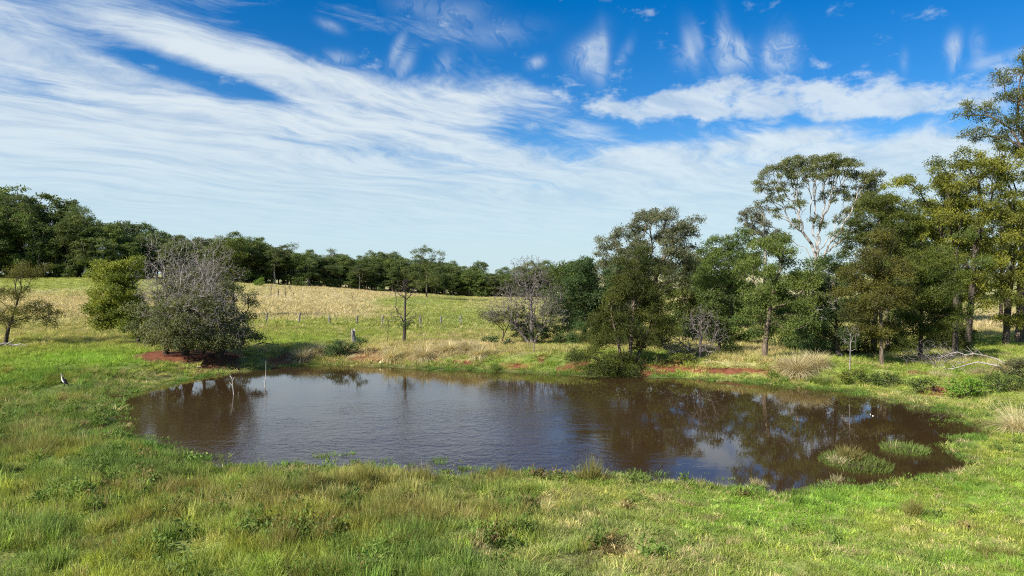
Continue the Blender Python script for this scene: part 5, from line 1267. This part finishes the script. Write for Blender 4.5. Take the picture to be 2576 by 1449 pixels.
# ------------------------------------------------------------------ single tussocks
M['tus_pale'] = leaf_mat('tussock_straw', (0.40, 0.345, 0.185), (0.72, 0.64, 0.40), 0.35)
M['tus_mound'] = leaf_mat('tussock_mound', (0.24, 0.215, 0.10), (0.50, 0.44, 0.24), 0.35)
M['tus_rush'] = leaf_mat('tussock_rush', (0.13, 0.14, 0.035), (0.30, 0.25, 0.085), 0.35)
M['tus_green'] = leaf_mat('tussock_green', (0.085, 0.14, 0.03), (0.20, 0.26, 0.055), 0.35)
M['tus_olive'] = leaf_mat('tussock_olive', (0.15, 0.17, 0.04), (0.32, 0.31, 0.09), 0.35)
def tussock(px, py, w_px, h_px, kind, label, seed, name='grass_tussock', base=None):
    b = hit(px, py) if base is None else base
    s_ = b[1] / F
    R = w_px * s_ * 0.5; H = h_px * s_
    r = np.random.default_rng(seed)
    pr = {'pale': dict(lean=0.95, curl=1.1, h=(.75, 1.5), R=.35), 'mound': dict(lean=.85, curl=.8, h=(.5, 1.0), R=.6), 'rush': dict(lean=.42, curl=.5, h=(.6, 1.15), R=.42), 'green': dict(lean=.5, curl=.8, h=(.6, 1.15), R=.45), 'olive': dict(lean=.5, curl=1.0, h=(.5, 1.15), R=.5)}[kind]
    n = int(np.clip(1800 * R * max(R, .4), 450, 2200)); H *= 1.15; R *= 1.1
    V, Fq, Ft, v = blades(r, n, R * pr['R'], H * pr['h'][0] * .7, H * pr['h'][1], 0.018 if b[1] < 35 else 0.028, pr['lean'], pr['curl'], 4)
    K = len(V) // n; V3 = V.reshape(n, K, 3)
    nc = 1 if kind == 'pale' else int(r.integers(4, 8)); ci_ = r.integers(0, nc, n)
    oc = r.normal(0, 1, (nc, 2)) * R * .55 * np.array([1.3, .9]); oc[0] = 0
    hc = np.r_[1.0, r.uniform(.45, 1.0, nc)][:nc]; sc_ = np.where(nc > 1, .62, 1.0)
    V3[:, :, :2] = V3[:, :, :2] * sc_ + oc[ci_][:, None]; V3[:, :, 2] *= hc[ci_][:, None]
    V = V3.reshape(-1, 3)
    o = link(name, make_mesh(name, V, [Fq, Ft], M['tus_' + kind], False, {'v': ('FLOAT', v)}), None, (b[0], b[1], max(b[2], -.05)))
    return tag(o, label, 'tussock', None)
TUS = [(2005, 938, 95, 42, 'pale', 'biggest pale straw tussock, fountain-shaped, on the far bank'), (2050, 922, 80, 34, 'pale', 'pale tussock tucked behind the biggest fountain tussock'), (1968, 925, 44, 26, 'pale', 'smaller pale tussock left of the biggest fountain tussock'),
       (1180, 884, 70, 26, 'pale', 'pale feathery tussock on the bank left of the small dark bushes'), (1130, 886, 60, 26, 'pale', 'pale feathery tussock right of the thin bare tree'), (1066, 902, 46, 36, 'pale', 'dry straw tussock hanging over the red bank, right of the bare tree foot'), (985, 902, 40, 34, 'pale', 'dry leaning tussock below the thin bare tree'), (1205, 896, 50, 26, 'pale', 'low straw tussock below the small dark bushes'),
       (755, 905, 60, 26, 'pale', 'straw tussock on the bank right of the fig shadow'), (800, 890, 50, 26, 'pale', 'straw tussock left of the dark sprawling bush'), (1243, 930, 34, 32, 'green', 'dark green rush clump at the water edge of the far bank'),
       (2050, 965, 60, 26, 'green', 'green rush clump below the biggest fountain tussock'), (1975, 962, 50, 18, 'green', 'low green rush clump at the water near the red soil'), (2520, 935, 60, 30, 'pale', 'pale tussock at the right end of the fallen white branch'), (2465, 938, 50, 28, 'mound', 'pale tussock under the fallen white branch'),
       (2360, 950, 60, 26, 'mound', 'dull straw tussock under the twiggy dead shrub'), (2560, 1085, 90, 60, 'pale', 'tall pale tussock cut by the right edge of the picture'), (2505, 1075, 60, 30, 'olive', 'olive tussock left of the pale one at the right edge'),
       (70, 1148, 110, 70, 'olive', 'large brown-olive tussock beside the marsh at left'), (35, 1135, 70, 56, 'rush', 'brown rush clump at the left edge behind the marsh'), (115, 1130, 60, 54, 'rush', 'russet rush clump on the marsh side of the large olive tussock'),
       (1482, 1210, 80, 62, 'rush', 'isolated russet rush clump standing above the near water edge'), (1078, 1222, 76, 52, 'rush', 'russet rush clump at the near shore, left of the isolated one'), (1265, 1206, 50, 42, 'rush', 'small rusty rush clump at the near shore below mid pond'),
       (915, 1222, 110, 54, 'rush', 'wide brown rush clump at the near shore'), (790, 1225, 120, 50, 'rush', 'brown rush clump left of the wide one on the near shore'), (845, 1262, 110, 50, 'olive', 'olive tussock in front of the brown shore rushes'), (690, 1240, 110, 60, 'olive', 'leaning olive-brown tussock where the near shore turns'),
       (640, 1268, 90, 60, 'olive', 'shaggy straw-green tussock at the marsh end of the shore rushes'), (720, 1380, 130, 70, 'rush', 'dark brown-green rush patch in the pasture, lower left'), (450, 1290, 80, 60, 'olive', 'small peaked tussock in the marsh grass'), (1000, 1290, 110, 60, 'olive', 'broad olive tussock in the rough middle pasture'),
       (985, 1390, 90, 70, 'olive', 'tall olive tussock low in the middle foreground'), (1200, 1290, 80, 46, 'olive', 'straw-olive tussock right of the broad middle one'), (1310, 1300, 80, 50, 'olive', 'soft olive tussock below the isolated russet clump'), (2300, 1298, 60, 54, 'rush', 'lone dark spiky rush tuft in the bright lawn at right'),
       (2480, 1395, 100, 30, 'rush', 'dark flattened rush patch at the lower right corner'), (260, 1265, 70, 40, 'rush', 'dark brown rush clump lower left of the marsh'), (330, 1385, 120, 40, 'olive', 'yellow-green tussock at lower left'), (1640, 1222, 70, 22, 'mound', 'dry straw patch along the near shore at right'),
       (1720, 1220, 90, 24, 'mound', 'long dry straw tussock at the near shore under the sky reflection'), (1905, 1222, 40, 26, 'mound', 'little straw tussock where the near shore dips'), (2105, 1212, 60, 26, 'mound', 'straw tussock on the shore below the grassy islet')]
for i, (px, py, w_, h_, kd, lab) in enumerate(TUS):
    tussock(px, py, w_, h_, kd, lab, 500 + i, 'rush_clump' if kd in ('rush', 'green') else 'grass_tussock')
# islets of grass in the pond
def islet(px, py, rx, ry, label, seed, parts):
    b = wpt(px, py)
    o = thing('grass_islet', label, 'islet', b)
    r = np.random.default_rng(seed); s_ = b[1] / F
    X_ = rx * s_; Y_ = (wpt(px, py - ry)[1] - wpt(px, py + ry)[1]) * .5
    V = [(0, 0, .05)]; n = 20
    for j, (f, z_) in enumerate(((.5, .04), (1.0, -.12))):
        for a in range(n):
            k_ = 1 + .18 * math.sin(a * 2.1 + seed) + r.normal(0, .05)
            V.append((math.cos(a / n * 6.283) * X_ * f * k_, math.sin(a / n * 6.283) * Y_ * f * k_, z_))
    Ft = [[0, 1 + a, 1 + (a + 1) % n] for a in range(n)]; Fq = [[1 + a, 1 + n + a, 1 + n + (a + 1) % n, 1 + (a + 1) % n] for a in range(n)]
    link('mud_base', make_mesh('mud_base', V, [Fq, Ft], plain_mat('islet_mud', (0.06, 0.045, 0.025), .95, .1), True), o)
    for (dx_, dy_, fr_, n_, h0, h1, mt, ln, nm) in parts:
        V, Fq, Ft, v = blades(r, n_, 1.0, h0, h1, .022, ln, .8, 3)
        K = len(V) // n_
        # spread the blade feet over the islet
        rt = np.repeat(V.reshape(n_, K, 3)[:, :2].mean(1)[:, :2], K, 0)
        V[:, 0] = V[:, 0] - rt[:, 0] + rt[:, 0] * X_ * fr_ + dx_ * X_; V[:, 1] = V[:, 1] - rt[:, 1] + rt[:, 1] * Y_ * fr_ + dy_ * Y_
        link(nm, make_mesh(nm, V, [Fq, Ft], M[mt], False, {'v': ('FLOAT', v)}), o)
islet(2150, 1166, 78, 26, 'larger grassy islet with brown rushes at the right end of the pond', 1, [(0, 0, 1.05, 1500, .10, .30, 'tus_green', .4, 'green_growth'), (.05, .35, .32, 380, .3, .65, 'tus_rush', .35, 'rushes'), (-.45, .1, .3, 300, .15, .40, 'tus_pale', .9, 'dry_grass')])
islet(2276, 1132, 52, 14, 'smaller grassy islet nearer the right shore of the pond', 2, [(0, 0, 1.05, 900, .10, .32, 'tus_green', .4, 'green_growth'), (-.5, .2, .3, 40, .3, .6, 'tus_mound', .9, 'dry_grass')])
# low leafy bushes on the right bank
for i, (px, py, lobes, mt, lab) in enumerate(((2430, 1000, [(2420, 972, 34, 20), (2450, 975, 26, 18), (2395, 985, 18, 14)], 'bright', 'brightest lime-green bush on the right bank'), (2515, 985, [(2505, 962, 36, 20), (2545, 965, 30, 20)], 'gum_mid', 'grey-green bush right of the lime-green bush'), (2350, 985, [(2330, 970, 24, 12), (2300, 962, 26, 12)], 'gum_mid', 'low green bush just left of the bare red earth at right'),
                                          (2560, 960, [(2560, 930, 40, 26), (2590, 940, 40, 30)], 'fig', 'shaded dull bush at the right edge behind the lime-green bush'), (1940, 955, [(1942, 940, 12, 10), (1950, 945, 8, 7)], 'bright', 'tiny bright bush left of the biggest fountain tussock'), (2225, 970, [(2215, 955, 34, 12), (2250, 958, 30, 12), (2185, 955, 26, 10)], 'gum_mid', 'spreading green groundcover bush below the bronze wattles'),
                                          (1655, 918, [(1570, 900, 20, 10)], 'gum_mid', 'low green bush on the bank right of the pond-dipping wattle'), (2170, 962, [(2150, 945, 30, 10), (2120, 952, 20, 10)], 'broad', 'yellowish low bush behind the pale leafless sapling'), (1740, 915, [(1725, 900, 24, 10), (1690, 905, 18, 9)], 'broad', 'yellowish low growth under the tangle of dead twigs'))):
    b = hit(px, py)
    if 'pond-dipping' in lab: lobes = [(1660, 905, 20, 10), (1640, 910, 12, 8)]
    plant_tree('low_bush', lab, 'bush', b, lobes, 'bush', M[mt], M['twig_dark'], 0.03, (px, py - 12), seed=700 + i, dens=0.9)
print('TRIS', sum(sum(len(p_.vertices) - 2 for p_ in m_.polygons) for m_ in bpy.data.meshes)) if False else None
print('SCENE BUILT', round(time.time() - T0, 1), 's; wood trees', count_w)
